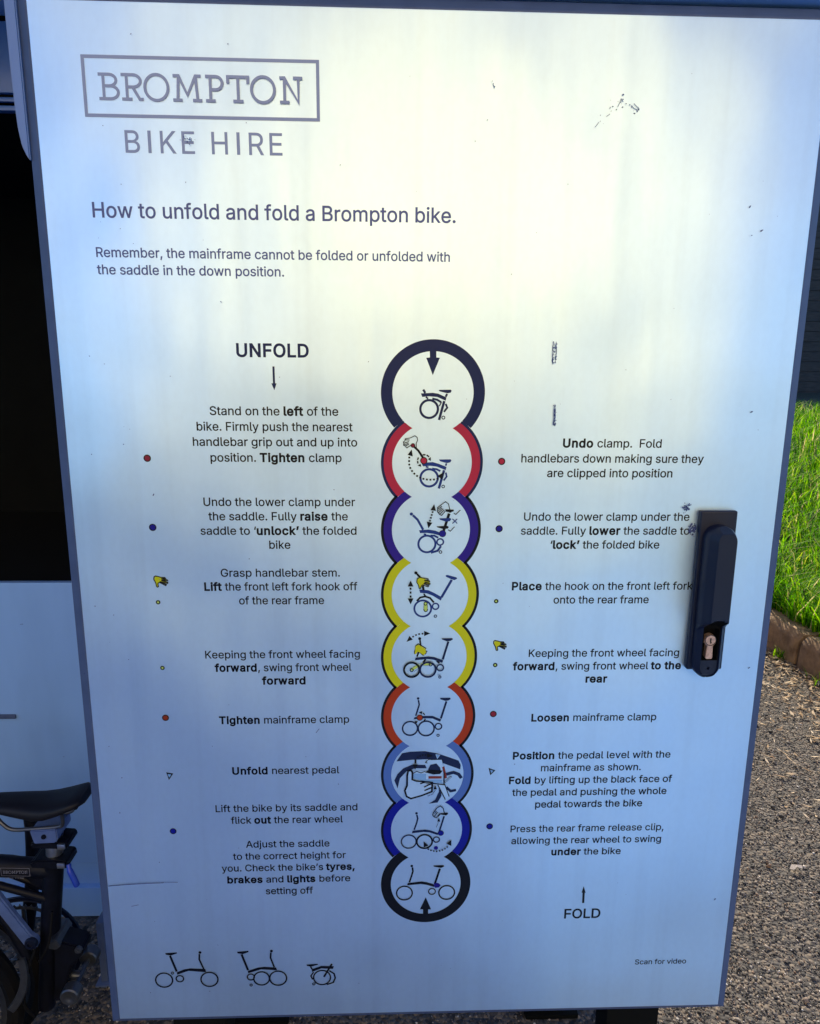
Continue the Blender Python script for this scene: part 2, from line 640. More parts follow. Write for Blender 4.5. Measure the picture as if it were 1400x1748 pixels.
# measured on the sheet, millimetres: x from its centre line, z above the ground
TEXT = [
    ('heading', 'How to unfold and fold a Brompton bike.', -352.4, 21.6, 1595.4),
    ('note', 'Remember, the mainframe cannot be folded or unfolded with', -352.0, 16.3, 1556.7),
    ('note', 'the saddle in the down position.', -352.4, -158.5, 1539.6),
    ('subtitle', 'BIKE HIRE', -314.5, -156.7, 1657.4),
    ('unfold', 'UNFOLD', -211.8, -134.3, 1456.8),
    ('step_a', 'Stand on the *left* of the', -243.3, -103.3, 1394.2),
    ('step_a', 'bike. Firmly push the nearest', -258.3, -87.8, 1377.2),
    ('step_a', 'handlebar grip out and up into', -263.3, -82.8, 1360.4),
    ('step_a', 'position. *Tighten* clamp', -244.9, -100.3, 1343.0),
    ('step_b', 'Undo the lower clamp under', -255.2, -85.7, 1292.9),
    ('step_b', 'the saddle. Fully *raise* the', -250.5, -94.0, 1276.4),
    ('step_b', 'saddle to ‘*unlock’* the folded', -260.2, -84.3, 1259.7),
    ('step_b', 'bike', -183.6, -159.6, 1243.3),
    ('step_c', 'Grasp handlebar stem.', -239.9, -103.8, 1210.1),
    ('step_c', '*Lift* the front left fork hook off', -259.4, -83.8, 1193.6),
    ('step_c', 'of the rear frame', -220.4, -122.5, 1176.8),
    ('step_d', 'Keeping the front wheel facing', -262.6, -81.4, 1110.2),
    ('step_d', '*forward*, swing front wheel', -252.3, -91.4, 1093.6),
    ('step_d', '*forward*', -197.6, -146.1, 1076.9),
    ('step_e', '*Tighten* mainframe clamp', -250.4, -94.8, 1026.2),
    ('step_f', '*Unfold* nearest pedal', -237.7, -107.5, 958.8),
    ('step_g', 'Lift the bike by its saddle and', -260.3, -85.7, 907.6),
    ('step_g', 'flick *out* the rear wheel', -242.2, -103.9, 891.1),
    ('step_h', 'Adjust the saddle', -225.1, -121.0, 857.2),
    ('step_h', 'to the correct height for', -241.8, -100.8, 840.2),
    ('step_h', 'you. Check the bike’s *tyres,*', -256.7, -89.7, 823.5),
    ('step_h', '*brakes* and *lights* before', -250.4, -95.5, 806.7),
    ('step_h', 'setting off', -202.7, -142.9, 789.7),
    ('fold_a', '*Undo* clamp.  Fold', 147.2, 259.3, 1360.6),
    ('fold_a', 'handlebars down making sure they', 101.0, 309.1, 1343.4),
    ('fold_a', 'are clipped into position', 131.0, 274.5, 1326.8),
    ('fold_b', 'Undo the lower clamp under the', 106.8, 298.8, 1276.3),
    ('fold_b', 'saddle. Fully *lower* the saddle to', 103.9, 300.3, 1259.8),
    ('fold_b', '‘*lock’* the folded bike', 138.9, 266.3, 1243.2),
    ('fold_c', '*Place* the hook on the front left fork', 96.1, 310.4, 1193.2),
    ('fold_c', 'onto the rear frame', 145.9, 259.1, 1176.5),
    ('fold_d', 'Keeping the front wheel facing', 119.5, 301.4, 1109.6),
    ('fold_d', '*forward*, swing front wheel *to the*', 101.0, 305.2, 1093.0),
    ('fold_d', '*rear*', 189.9, 216.2, 1076.4),
    ('fold_e', '*Loosen* mainframe clamp', 126.3, 280.5, 1025.8),
    ('fold_f', '*Position* the pedal level with the', 105.7, 302.4, 975.0),
    ('fold_f', 'mainframe as shown.', 141.3, 266.5, 958.2),
    ('fold_f', '*Fold* by lifting up the black face of', 102.1, 307.2, 941.4),
    ('fold_f', 'the pedal and pushing the whole', 106.8, 301.6, 924.6),
    ('fold_f', 'pedal towards the bike', 136.4, 272.0, 907.8),
    ('fold_g', 'Press the rear frame release clip,', 106.6, 302.3, 873.4),
    ('fold_g', 'allowing the rear wheel to swing', 108.3, 300.4, 856.4),
    ('fold_g', '*under* the bike', 160.1, 249.5, 839.7),
    ('fold', 'FOLD', 181.7, 229.2, 745.4),
    ('scan', 'Scan for video', 280.5, 349.5, 672.0),
]
ART = {
    'chain_arrow#0': [
        ('P','navy',[(-3.6,1465.3),(3.5,1465.3),(3.6,1457.7),(7.4,1457.3),(-0.0,1438.8),(-7.4,1457.2),(-3.4,1457.6)]),
    ],
    'chain_arrow#1': [
        ('P','black',[(0.8,780.9),(8.0,762.7),(4.2,762.8),(4.3,754.0),(-2.4,754.2),(-2.5,763.0),(-6.6,763.0)]),
    ],
    'diagram_a': [
        ('P','navy',[(7.4,1423.0),(20.1,1423.3),(21.0,1422.1),(20.0,1420.0),(16.2,1419.4),(8.2,1421.3),(6.7,1422.0)]),
        ('P','navy',[(-12.8,1419.0),(0.3,1419.8),(6.3,1418.9),(15.5,1414.8),(14.6,1411.3),(5.3,1415.3),(-3.7,1415.9),(-11.2,1415.2)]),
        ('L','navy',2.51,[(-9.9,1422.7),(-8.3,1420.0)]),
        ('L','navy',2.29,[(15.8,1418.2),(14.8,1416.0)]),
        ('L','navy',1.83,[(-7.0,1414.9),(-5.0,1413.7)]),
        ('R','navy',(-3.5,1402.1),10.98,2.57),
        ('L','navy',2.75,[(12.9,1410.3),(7.8,1390.9)]),
        ('R','navy',(12.4,1392.8),2.1,1.01),
        ('L','navy',2.29,[(0.4,1413.4),(5.4,1412.2),(9.2,1409.9)]),
        ('L','navy',2.07,[(14.9,1407.4),(16.5,1403.7),(13.2,1399.5)]),
        ('L','navy',1.38,[(7.7,1405.6),(9.9,1409.4)]),
    ],
    'diagram_b': [
        ('P','blue',[(8.2,1346.2),(21.4,1346.5),(22.4,1344.9),(21.0,1343.0),(17.2,1342.1),(9.7,1344.2)]),
        ('P','blue',[(-11.3,1342.4),(1.2,1343.3),(7.8,1341.5),(17.0,1337.8),(16.0,1334.2),(6.0,1338.2),(-1.5,1339.1),(-9.5,1338.4)]),
        ('R','blue',(-2.4,1325.4),11.03,2.53),
        ('L','blue',2.82,[(14.1,1333.5),(8.9,1313.9)]),
        ('R','navy',(13.6,1315.6),1.99,0.95),
        ('L','blue',2.16,[(1.4,1335.8),(5.6,1335.3),(9.6,1333.4)]),
        ('L','blue',1.95,[(16.3,1331.1),(17.3,1326.9),(14.2,1322.8)]),
        ('L','blue',1.94,[(16.6,1341.4),(16.1,1339.7)]),
        ('L','blue',1.72,[(-6.0,1337.9),(-3.7,1337.5)]),
        ('D','black',2.06,[(-24.9,1349.4),(-25.2,1341.4),(-23.5,1335.7),(-20.2,1331.0),(-15.5,1327.2),(-10.3,1324.6),(-3.2,1323.3),(4.4,1323.7),(8.1,1324.9)]),
        ('P','black',[(-22.3,1357.4),(-21.1,1349.7),(-26.9,1351.3)]),
        ('P','black',[(14.2,1332.1),(11.9,1323.7),(6.9,1327.8)]),
        ('L','black',2.36,[(-19.5,1360.4),(-14.8,1356.0),(-12.5,1352.7),(-9.9,1348.5)]),
        ('R','black',(-8.7,1345.0),4.03,4.03),
        ('R','red',(-8.7,1345.0),3.09,3.09),
        ('R','black',(-21.0,1361.9),2.52,2.52),
        ('R','dred',(-21.0,1361.9),1.68,1.68),
        ('L','black',1.51,[(-9.6,1351.6),(-7.3,1351.6)]),
        ('L','black',1.51,[(-5.2,1351.1),(-3.1,1349.5)]),
        ('L','black',1.51,[(-14.9,1348.2),(-15.5,1346.2)]),
        ('L','black',1.51,[(-15.6,1344.3),(-15.3,1342.2)]),
        ('P','black',[(-3.9,1346.7),(-1.1,1349.2),(-0.8,1344.7)]),
        ('P','black',[(-15.6,1339.4),(-12.3,1341.5),(-11.4,1338.1)]),
        ('L','black',0.85,[(-29.4,1369.5),(-24.3,1370.2),(-18.9,1372.8),(-16.4,1370.9),(-15.9,1367.7),(-17.4,1364.4),(-17.2,1359.5),(-18.8,1360.0)]),
        ('L','black',0.85,[(-29.4,1369.5),(-29.9,1368.3),(-25.0,1368.0)]),
        ('L','black',0.85,[(-29.7,1367.4),(-31.7,1365.7),(-31.2,1364.4),(-25.7,1366.2)]),
        ('L','black',0.85,[(-31.2,1364.2),(-31.5,1362.4),(-26.1,1364.3)]),
        ('L','black',0.85,[(-31.2,1362.0),(-29.3,1361.4),(-25.6,1363.3)]),
        ('L','black',0.86,[(-29.1,1360.5),(-27.7,1359.2),(-23.1,1362.4)]),
    ],
    'diagram_c': [
        ('R','blue',(-22.0,1283.8),1.81,1.81),
        ('L','blue',2.62,[(-19.9,1282.0),(-14.9,1277.2),(-8.7,1266.0)]),
        ('P','blue',[(-13.1,1264.9),(-2.4,1265.7),(5.3,1264.5),(10.9,1262.3),(10.2,1258.8),(3.4,1260.7),(-4.2,1261.8),(-11.9,1261.5)]),
        ('R','blue',(-3.9,1248.7),10.96,2.37),
        ('R','blue',(11.3,1251.1),4.62,1.83),
        ('L','blue',2.44,[(12.0,1245.7),(8.6,1240.7),(1.4,1238.5)]),
        ('L','blue',2.21,[(0.6,1258.7),(4.4,1258.6),(8.5,1256.4)]),
        ('R','navy',(11.9,1239.2),2.03,0.97),
        ('L','blue',1.76,[(-7.3,1260.3),(-5.2,1260.1)]),
        ('L','black',3.07,[(20.8,1283.8),(15.1,1264.5)]),
        ('P','blue',[(9.8,1278.9),(22.3,1279.3),(23.5,1277.7),(21.8,1275.7),(17.6,1275.0),(10.8,1277.2)]),
        ('P','black',[(6.9,1269.6),(19.6,1270.0),(20.9,1268.4),(19.4,1266.9),(14.8,1266.3),(7.6,1268.4)]),
        ('R','black',(13.8,1261.0),4.13,4.13),
        ('R','navyblue',(13.8,1261.0),3.55,3.55),
        ('P','black',[(16.3,1289.4),(25.9,1289.1),(26.4,1287.3),(22.1,1285.8),(17.3,1286.7)]),
        ('L','black',0.87,[(26.4,1285.0),(28.4,1283.3),(33.5,1288.4)]),
        ('L','black',0.89,[(20.4,1265.4),(22.6,1263.9),(27.3,1268.9)]),
        ('L','blue',0.99,[(25.0,1278.2),(30.2,1273.1)]),
        ('L','blue',0.99,[(30.1,1278.2),(25.1,1273.1)]),
        ('P','black',[(3.7,1295.4),(5.9,1287.7),(-0.4,1288.4)]),
        ('D','black',2.09,[(2.3,1287.1),(-1.1,1275.2)]),
        ('P','black',[(-4.4,1275.2),(1.9,1273.8),(-2.6,1267.4)]),
        ('L','black',0.87,[(7.5,1291.3),(8.7,1292.3),(13.4,1296.1),(16.6,1298.3),(20.0,1295.7),(21.1,1290.8),(22.9,1286.2),(21.2,1286.0)]),
        ('L','black',0.87,[(7.5,1291.3),(7.9,1289.8),(12.5,1292.8)]),
        ('L','black',0.87,[(7.9,1289.8),(7.3,1286.9),(12.5,1291.0)]),
        ('L','black',0.87,[(7.3,1286.9),(8.5,1285.4),(13.9,1290.0)]),
        ('L','black',0.87,[(8.5,1285.4),(10.0,1283.6),(15.2,1288.7)]),
        ('L','black',0.87,[(10.0,1283.6),(12.4,1282.4),(16.4,1287.4)]),
    ],
    'diagram_d': [
        ('P','blue',[(-12.1,1194.2),(-1.4,1193.2),(4.5,1190.4),(14.8,1184.5),(13.3,1180.5),(3.6,1186.6),(-3.3,1189.4),(-11.1,1190.0)]),
        ('L','blue',2.91,[(25.2,1205.1),(14.4,1185.2)]),
        ('P','blue',[(18.4,1211.4),(20.7,1211.6),(31.0,1208.8),(31.9,1207.0),(28.6,1205.4),(25.2,1206.4),(18.6,1209.6)]),
        ('L','black',2.24,[(-14.4,1180.5),(-11.0,1184.3),(-5.2,1185.7),(0.7,1183.7),(4.9,1178.6)]),
        ('R','blue',(-7.7,1170.9),10.97,2.19),
        ('R','blue',(7.2,1173.5),4.51,1.76),
        ('R','navy',(7.3,1161.4),1.97,0.99),
        ('P','lime',[(-6.5,1176.6),(-2.3,1176.6),(-2.2,1168.6),(-4.3,1167.3),(-6.4,1168.7)]),
        ('D','black',0.78,[(-6.5,1175.6),(-6.5,1169.9)]),
        ('D','black',0.78,[(-2.3,1175.5),(-2.2,1169.9)]),
        ('L','black',1.01,[(-6.5,1169.7),(-5.7,1167.8),(-4.3,1167.2),(-2.8,1167.8),(-2.1,1169.7)]),
        ('R','lime',(-4.5,1177.1),1.76,1.76),
        ('R','black',(-4.5,1177.1),2.35,0.99),
        ('P','black',[(-22.2,1205.2),(-18.9,1198.0),(-25.6,1198.0)]),
        ('D','black',2.14,[(-22.2,1196.6),(-22.1,1184.3)]),
        ('P','black',[(-25.5,1183.5),(-18.7,1183.5),(-22.0,1176.3)]),
        ('R','black',(-16.2,1214.4),1.84,1.84),
        ('L','black',2.45,[(-14.5,1212.7),(-10.8,1208.5)]),
        ('L','black',2.68,[(-8.5,1200.6),(-7.2,1194.3)]),
        ('L','black',1.68,[(-6.6,1188.9),(-5.4,1187.1)]),
        ('P','yellow',[(-15.1,1203.6),(-14.2,1207.9),(-11.5,1208.9),(-6.9,1207.9),(-0.6,1204.6),(-0.5,1201.1),(-7.3,1200.6),(-10.7,1196.0),(-12.6,1196.3),(-13.3,1200.1)]),
        ('L','black',1.01,[(-10.7,1195.7),(-12.1,1195.5),(-13.3,1200.1),(-15.1,1203.1),(-14.7,1207.2),(-11.8,1209.2),(-7.9,1208.2),(-2.1,1207.4),(-1.8,1206.1),(-6.4,1205.6)]),
        ('L','black',1.0,[(-6.4,1205.3),(-0.6,1205.1),(-0.1,1203.8),(-5.9,1203.6)]),
        ('L','black',1.0,[(-5.9,1203.1),(0.4,1201.8),(-0.0,1200.4),(-6.6,1202.2)]),
        ('L','black',1.01,[(-7.1,1201.6),(-1.0,1199.0),(-1.9,1197.7),(-8.8,1200.3)]),
        ('L','black',1.01,[(-8.3,1200.1),(-9.7,1199.1),(-10.7,1195.7)]),
    ],
    'diagram_e': [
        ('P','black',[(-26.5,1129.5),(-22.9,1137.0),(-19.0,1132.3)]),
        ('D','black',1.98,[(-19.6,1135.5),(-13.5,1139.0),(-6.4,1139.8)]),
        ('P','black',[(-5.8,1143.2),(1.5,1140.0),(-5.7,1136.7)]),
        ('R','black',(-10.9,1133.5),1.78,1.78),
        ('L','black',2.05,[(-10.4,1131.2),(-9.6,1124.1)]),
        ('L','black',2.06,[(-12.0,1116.2),(-13.7,1111.4)]),
        ('L','black',2.06,[(-6.3,1103.7),(-3.7,1107.3)]),
        ('L','black',2.07,[(10.0,1105.1),(12.6,1103.0)]),
        ('P','navy',[(-15.5,1109.6),(-0.3,1111.2),(6.7,1110.2),(17.5,1106.1),(16.3,1102.9),(5.8,1107.0),(-2.2,1107.9),(-16.4,1106.2)]),
        ('L','navy',2.51,[(22.9,1129.2),(17.0,1107.8)]),
        ('P','navy',[(14.9,1133.9),(27.7,1134.1),(28.4,1132.5),(25.3,1130.6),(21.3,1130.2),(15.8,1132.3)]),
        ('L','lime',3.21,[(-20.0,1094.4),(-11.6,1099.7)]),
        ('L','lime',2.75,[(-8.1,1101.2),(2.4,1101.4)]),
        ('D','black',0.6,[(-18.5,1097.6),(-9.6,1103.2)]),
        ('D','black',0.6,[(-17.0,1092.3),(-11.0,1096.5)]),
        ('D','black',0.6,[(-6.6,1100.0),(0.9,1099.9)]),
        ('R','black',(-20.0,1094.6),10.27,2.23),
        ('R','navy',(-0.7,1094.8),10.39,2.13),
        ('R','navy',(13.9,1097.2),4.7,1.57),
        ('R','navy',(13.6,1085.4),1.91,1.01),
        ('R','black',(-20.0,1094.4),2.39,1.01),
        ('R','black',(2.4,1101.4),2.2,1.01),
        ('P','yellow',[(-16.2,1119.4),(-15.7,1124.6),(-12.4,1126.7),(-9.4,1124.9),(-3.9,1121.1),(-3.1,1116.6),(-6.3,1113.5),(-11.3,1117.2),(-13.1,1118.0),(-15.2,1114.8),(-16.8,1115.1)]),
        ('L','black',1.02,[(-15.2,1114.6),(-16.7,1114.4),(-17.0,1116.7),(-15.8,1120.4),(-15.8,1124.1),(-12.4,1127.0),(-9.4,1125.1),(-3.4,1121.4),(-3.9,1120.0),(-6.8,1120.4)]),
        ('L','black',1.02,[(-6.8,1120.0),(-2.1,1117.5),(-3.1,1116.1),(-7.8,1118.8)]),
        ('L','black',1.02,[(-7.8,1118.6),(-3.1,1115.1),(-4.1,1114.0),(-9.3,1117.5)]),
        ('L','black',1.02,[(-9.5,1117.2),(-5.5,1113.0),(-6.7,1112.4),(-11.3,1116.7)]),
        ('L','black',1.02,[(-11.3,1116.7),(-12.8,1118.0),(-15.2,1114.6)]),
    ],
    'diagram_f': [
        ('R','navy',(-11.9,1057.1),1.61,1.61),
        ('L','navy',1.97,[(-11.5,1054.6),(-10.5,1049.0),(-12.0,1043.5),(-14.4,1034.9)]),
        ('P','navy',[(-17.2,1029.7),(-15.9,1032.8),(-3.3,1034.2),(5.9,1034.1),(16.4,1029.5),(15.1,1026.4),(5.9,1030.7),(-3.2,1031.1)]),
        ('L','navy',2.44,[(22.1,1052.5),(16.1,1031.1)]),
        ('P','navy',[(14.3,1057.7),(26.7,1057.8),(27.4,1056.0),(24.8,1054.3),(21.2,1053.7),(15.1,1055.7)]),
        ('R','navy',(-21.3,1017.9),10.06,1.93),
        ('R','navy',(-1.7,1017.7),10.59,1.94),
        ('R','navy',(13.2,1020.3),4.69,1.6),
        ('R','navy',(12.9,1008.4),1.94,0.92),
        ('R','black',(-9.6,1032.1),3.95,3.95),
        ('R','orange',(-9.6,1032.1),3.04,3.04),
        ('P','black',[(-11.1,1038.9),(-6.7,1040.7),(-7.3,1036.6)]),
        ('L','black',1.4,[(-5.9,1038.2),(-3.9,1036.2)]),
        ('P','black',[(-16.1,1027.7),(-11.9,1027.6),(-13.8,1024.0)]),
        ('L','black',1.4,[(-4.4,1027.8),(-3.0,1030.2)]),
    ],
    'diagram_g': [
        ('P','navy',[(-30.8,984.8),(-21.1,986.7),(-2.7,987.3),(11.8,984.3),(26.2,979.0),(38.7,974.0),(41.6,968.0),(41.1,962.0),(28.5,967.1),(16.1,972.3),(1.6,976.2),(-17.9,975.8),(-37.7,973.8)]),
        ('P','navy',[(-40.1,948.0),(-36.3,956.5),(-29.1,964.4),(-18.9,969.0),(-2.4,968.8),(-0.3,964.0),(-14.7,964.2),(-25.0,960.4),(-33.2,950.8),(-36.0,936.8)]),
        ('L','navy',4.16,[(24.8,955.9),(32.9,958.1),(39.1,955.5),(42.2,950.9)]),
        ('L','navy',3.35,[(24.8,937.3),(29.8,932.3),(35.7,933.7)]),
        ('P','navy',[(2.8,915.4),(10.7,920.7),(15.2,931.7),(14.6,938.8),(18.8,933.7),(18.4,925.8),(13.9,916.9)]),
        ('L','black',1.07,[(0.1,971.4),(-1.9,972.0),(-0.9,973.7),(1.6,975.4),(2.6,976.5),(18.1,976.0),(21.1,959.2),(21.4,942.2)]),
        ('P','pale',[(0.4,975.2),(17.9,975.6),(20.5,965.5),(18.3,960.4),(1.7,970.8)]),
        ('P','navy',[(1.4,962.9),(4.3,969.1),(11.5,970.7),(16.2,965.0),(17.1,960.6),(1.8,961.1)]),
        ('P','brick',[(18.6,965.5),(21.3,966.8),(24.9,951.1),(22.2,949.8)]),
        ('P','pale',[(-17.3,961.4),(-2.3,960.9),(18.4,956.9),(20.2,942.6),(7.2,943.9),(-6.3,946.7),(-17.2,950.0)]),
        ('P','sky',[(-16.9,957.6),(-1.0,957.2),(-0.9,949.2),(18.6,948.7),(19.2,943.2),(7.2,944.2),(-6.3,947.2),(-16.9,950.5)]),
        ('P','black',[(-2.8,958.9),(2.8,962.6),(19.4,960.9),(16.3,956.4),(8.1,955.7)]),
        ('L','black',1.07,[(-16.7,958.0),(-12.6,960.2),(-7.4,958.2),(-2.3,960.1)]),
        ('P','pale',[(-1.0,954.9),(18.4,954.6),(18.5,948.9),(-0.9,949.4)]),
        ('P','brick',[(1.9,953.7),(18.3,953.5),(18.3,950.1),(2.0,950.1)]),
        ('P','pale',[(11.9,942.7),(22.3,942.5),(28.1,925.7),(23.0,921.7)]),
        ('L','black',1.31,[(13.7,941.5),(23.2,921.5)]),
        ('L','black',1.07,[(22.1,942.5),(28.0,925.5)]),
        ('L','navy',1.91,[(22.8,945.2),(29.9,952.7)]),
        ('L','pale',0.95,[(23.0,945.6),(29.4,952.2)]),
        ('L','black',1.31,[(21.1,959.2),(21.4,941.7),(7.2,943.9)]),
        ('D','black',1.85,[(-12.3,979.2),(-6.7,982.3),(-1.1,982.6)]),
        ('L','black',2.36,[(-14.3,976.0),(-14.3,971.9)]),
        ('P','black',[(-17.9,970.2),(-11.4,970.1),(-14.7,962.8)]),
        ('P','black',[(-0.4,985.2),(7.1,981.2),(0.0,979.0)]),
        ('P','pale',[(10.1,983.6),(16.1,982.9),(12.4,977.3)]),
        ('P','sky',[(11.0,982.9),(15.1,982.3),(12.5,978.4)]),
        ('P','pale',[(-23.4,960.3),(-19.8,961.4),(-18.2,949.4),(-6.3,945.8),(6.2,941.0),(6.3,933.5),(-18.5,923.5),(-25.3,927.6),(-26.3,934.6),(-23.8,941.4)]),
        ('L','black',2.25,[(-18.0,949.6),(-17.8,959.1),(-19.6,962.2),(-23.1,961.6),(-24.3,955.2),(-24.3,941.5),(-27.1,934.6),(-24.9,926.5),(-19.5,923.5),(-6.0,927.6),(6.4,932.9),(6.8,944.5)]),
        ('L','black',1.78,[(-18.2,949.6),(-12.5,947.3),(-6.3,947.0),(7.2,945.4)]),
        ('L','black',1.78,[(-7.8,944.1),(-2.1,946.3)]),
        ('L','black',1.79,[(-3.1,939.4),(5.4,943.9)]),
        ('L','black',1.79,[(-2.5,934.6),(5.4,938.2)]),
        ('D','black',1.04,[(1.4,927.0),(7.4,929.5),(10.7,935.4)]),
        ('P','black',[(10.4,941.5),(12.7,936.1),(8.2,936.2)]),
    ],
    'diagram_h': [
        ('R','navy',(-12.3,902.1),1.67,1.67),
        ('L','navy',2.05,[(-11.8,899.6),(-10.7,894.7),(-11.9,888.8),(-14.8,879.4)]),
        ('P','navy',[(-17.0,877.7),(-1.3,879.1),(5.1,877.9),(15.9,873.6),(14.7,871.0),(4.0,875.0),(-3.3,875.7),(-17.9,874.0)]),
        ('L','navy',2.17,[(22.2,897.1),(16.7,876.3)]),
        ('R','black',(18.6,873.8),3.8,3.8),
        ('R','royal',(18.6,873.8),3.06,3.06),
        ('P','black',[(17.8,901.9),(26.5,902.6),(27.4,900.8),(24.7,898.6),(17.3,900.2)]),
        ('R','navy',(-21.6,862.3),10.23,1.77),
        ('R','black',(-1.8,862.2),10.77,2.13),
        ('R','navy',(13.2,864.7),4.54,1.54),
        ('R','navyblue',(12.8,852.7),2.65,2.65),
        ('P','black',[(-3.0,862.6),(3.3,856.5),(-2.6,854.0)]),
        ('D','black',1.91,[(2.3,851.7),(7.6,849.0),(12.9,847.9),(19.3,849.0),(23.5,851.1),(27.8,855.1)]),
        ('P','black',[(32.1,864.4),(32.1,855.7),(25.7,859.1)]),
        ('L','black',0.97,[(8.4,902.6),(13.0,909.6),(17.1,912.1),(20.8,909.5),(22.0,904.2),(23.6,900.6),(22.0,900.3)]),
        ('L','black',0.97,[(8.4,902.6),(7.7,900.1),(12.5,904.9)]),
        ('L','black',0.97,[(7.7,900.1),(9.5,897.3),(14.1,903.7)]),
        ('L','black',0.97,[(9.5,897.3),(12.7,895.9),(16.8,901.9)]),
        ('L','black',0.97,[(12.7,895.9),(17.3,900.7)]),
        ('P','black',[(16.0,895.7),(17.5,890.5),(13.7,890.8)]),
        ('D','black',1.05,[(15.1,889.6),(12.8,882.9)]),
    ],
    'diagram_i': [
        ('R','black',(-17.5,827.1),1.7,1.7),
        ('L','black',2.21,[(-16.6,824.5),(-16.0,819.4),(-17.5,813.3),(-20.2,803.9)]),
        ('P','black',[(-22.4,802.4),(-4.6,804.4),(1.8,803.1),(12.8,799.2),(11.6,795.9),(1.9,799.2),(-5.6,800.6),(-23.3,799.0)]),
        ('L','black',2.7,[(18.2,822.1),(12.3,800.8)]),
        ('P','navyblue',[(10.5,799.3),(13.1,801.9),(16.9,801.6),(19.8,798.5),(17.5,795.2),(12.7,794.7)]),
        ('P','black',[(9.9,827.4),(23.0,827.7),(23.8,825.7),(19.7,823.7),(10.6,825.7)]),
        ('R','black',(-26.6,787.7),10.93,1.8),
        ('R','black',(27.6,787.5),10.98,1.81),
        ('R','black',(8.7,789.5),5.05,1.44),
    ],
    'unfolded_icon': [
        ('P','black',[(-334.5,704.8),(-319.8,705.6),(-319.2,704.0),(-327.8,700.8),(-333.9,702.3)]),
        ('L','black',2.88,[(-328.4,699.9),(-321.7,676.9)]),
        ('P','black',[(-321.6,675.1),(-311.7,679.4),(-303.9,680.8),(-284.6,679.4),(-283.5,674.3),(-306.1,677.0),(-310.0,675.7),(-320.9,671.6)]),
        ('R','black',(-290.1,704.7),1.92,1.92),
        ('L','black',2.21,[(-291.0,701.9),(-291.6,694.4),(-286.7,679.9)]),
        ('R','black',(-338.4,663.6),11.8,1.95),
        ('R','black',(-280.0,663.3),11.86,1.96),
        ('R','black',(-318.0,665.4),5.62,1.74),
        ('R','black',(-326.9,674.3),2.12,1.08),
    ],
    'part_folded_icon': [
        ('P','black',[(-242.8,704.6),(-228.2,705.7),(-227.7,703.8),(-235.2,700.8),(-241.9,702.1)]),
        ('L','black',2.89,[(-236.8,699.9),(-229.8,676.6)]),
        ('P','black',[(-230.0,675.0),(-216.6,679.8),(-208.8,680.7),(-193.2,679.4),(-192.0,675.0),(-212.8,676.9),(-229.6,671.3)]),
        ('R','black',(-198.4,704.7),1.94,1.94),
        ('L','black',2.23,[(-199.3,702.0),(-199.9,694.4),(-195.7,680.4)]),
        ('R','black',(-212.5,662.9),11.14,1.97),
        ('R','black',(-191.0,662.8),11.94,1.97),
        ('R','black',(-226.3,665.6),5.46,1.75),
        ('R','black',(-226.4,653.2),2.15,1.1),
    ],
    'folded_icon': [
        ('P','black',[(-153.8,682.8),(-139.3,683.6),(-138.6,682.0),(-148.2,679.2),(-153.1,680.7)]),
        ('P','black',[(-147.3,675.2),(-134.5,680.2),(-118.2,679.4),(-119.3,675.2),(-134.6,676.3),(-146.4,671.2)]),
        ('L','black',2.02,[(-148.2,679.0),(-146.7,676.1)]),
        ('R','black',(-133.8,662.2),12.0,1.98),
        ('L','black',2.04,[(-123.8,672.3),(-118.0,667.9),(-116.5,661.3),(-119.2,654.3),(-127.1,651.2)]),
        ('L','black',1.81,[(-144.9,670.5),(-148.3,665.2),(-146.3,660.0)]),
        ('L','black',2.48,[(-120.9,682.7),(-131.0,663.8)]),
        ('R','black',(-144.6,652.7),2.17,1.1),
    ],
    'marker#0': [
        ('R','black',(-314.0,1346.4),4.08,4.08),
        ('R','dred',(-314.0,1346.4),2.85,2.85),
    ],
    'marker#1': [
        ('R','black',(-313.2,1268.1),4.16,4.16),
        ('R','navyblue',(-313.2,1268.1),2.91,2.91),
    ],
    'marker#2': [
        ('R','black',(-313.5,1034.8),4.11,4.11),
        ('R','dorange',(-313.5,1034.8),2.88,2.88),
    ],
    'marker#3': [
        ('R','black',(-313.7,881.9),4.13,4.13),
        ('R','royal',(-313.7,881.9),2.89,2.89),
    ],
    'marker#4': [
        ('R','black',(78.9,1344.3),4.1,4.1),
        ('R','red',(78.9,1344.3),2.87,2.87),
    ],
    'marker#5': [
        ('R','black',(78.7,1266.7),4.19,4.19),
        ('R','navyblue',(78.7,1266.7),2.93,2.93),
    ],
    'marker#6': [
        ('R','black',(79.6,1035.9),4.18,4.18),
        ('R','dred',(79.6,1035.9),2.93,2.93),
    ],
    'marker#7': [
        ('R','black',(80.0,882.2),4.2,4.2),
        ('R','royal',(80.0,882.2),2.94,2.94),
    ],
    'marker#8': [
        ('R','black',(-312.9,1179.6),2.6,2.6),
        ('R','lime',(-312.9,1179.6),1.13,1.13),
    ],
    'marker#9': [
        ('R','black',(-313.1,1098.6),2.65,2.65),
        ('R','lime',(-313.1,1098.6),1.16,1.16),
    ],
    'marker#10': [
        ('R','black',(78.3,1179.5),2.69,2.69),
        ('R','lime',(78.3,1179.5),1.17,1.17),
    ],
    'marker#11': [
        ('R','black',(79.8,1099.5),2.74,2.74),
        ('R','lime',(79.8,1099.5),1.2,1.2),
    ],
    'marker#12': [
        ('P','black',[(-317.2,962.8),(-308.7,961.0),(-314.6,952.2)]),
        ('P','sky',[(-315.6,960.5),(-311.3,959.6),(-314.1,955.6)]),
    ],
    'marker#13': [
        ('P','black',[(76.1,963.7),(84.7,960.1),(78.5,953.4)]),
        ('P','sky',[(78.3,961.3),(82.3,959.5),(79.5,956.3)]),
    ],
    'hand#0': [
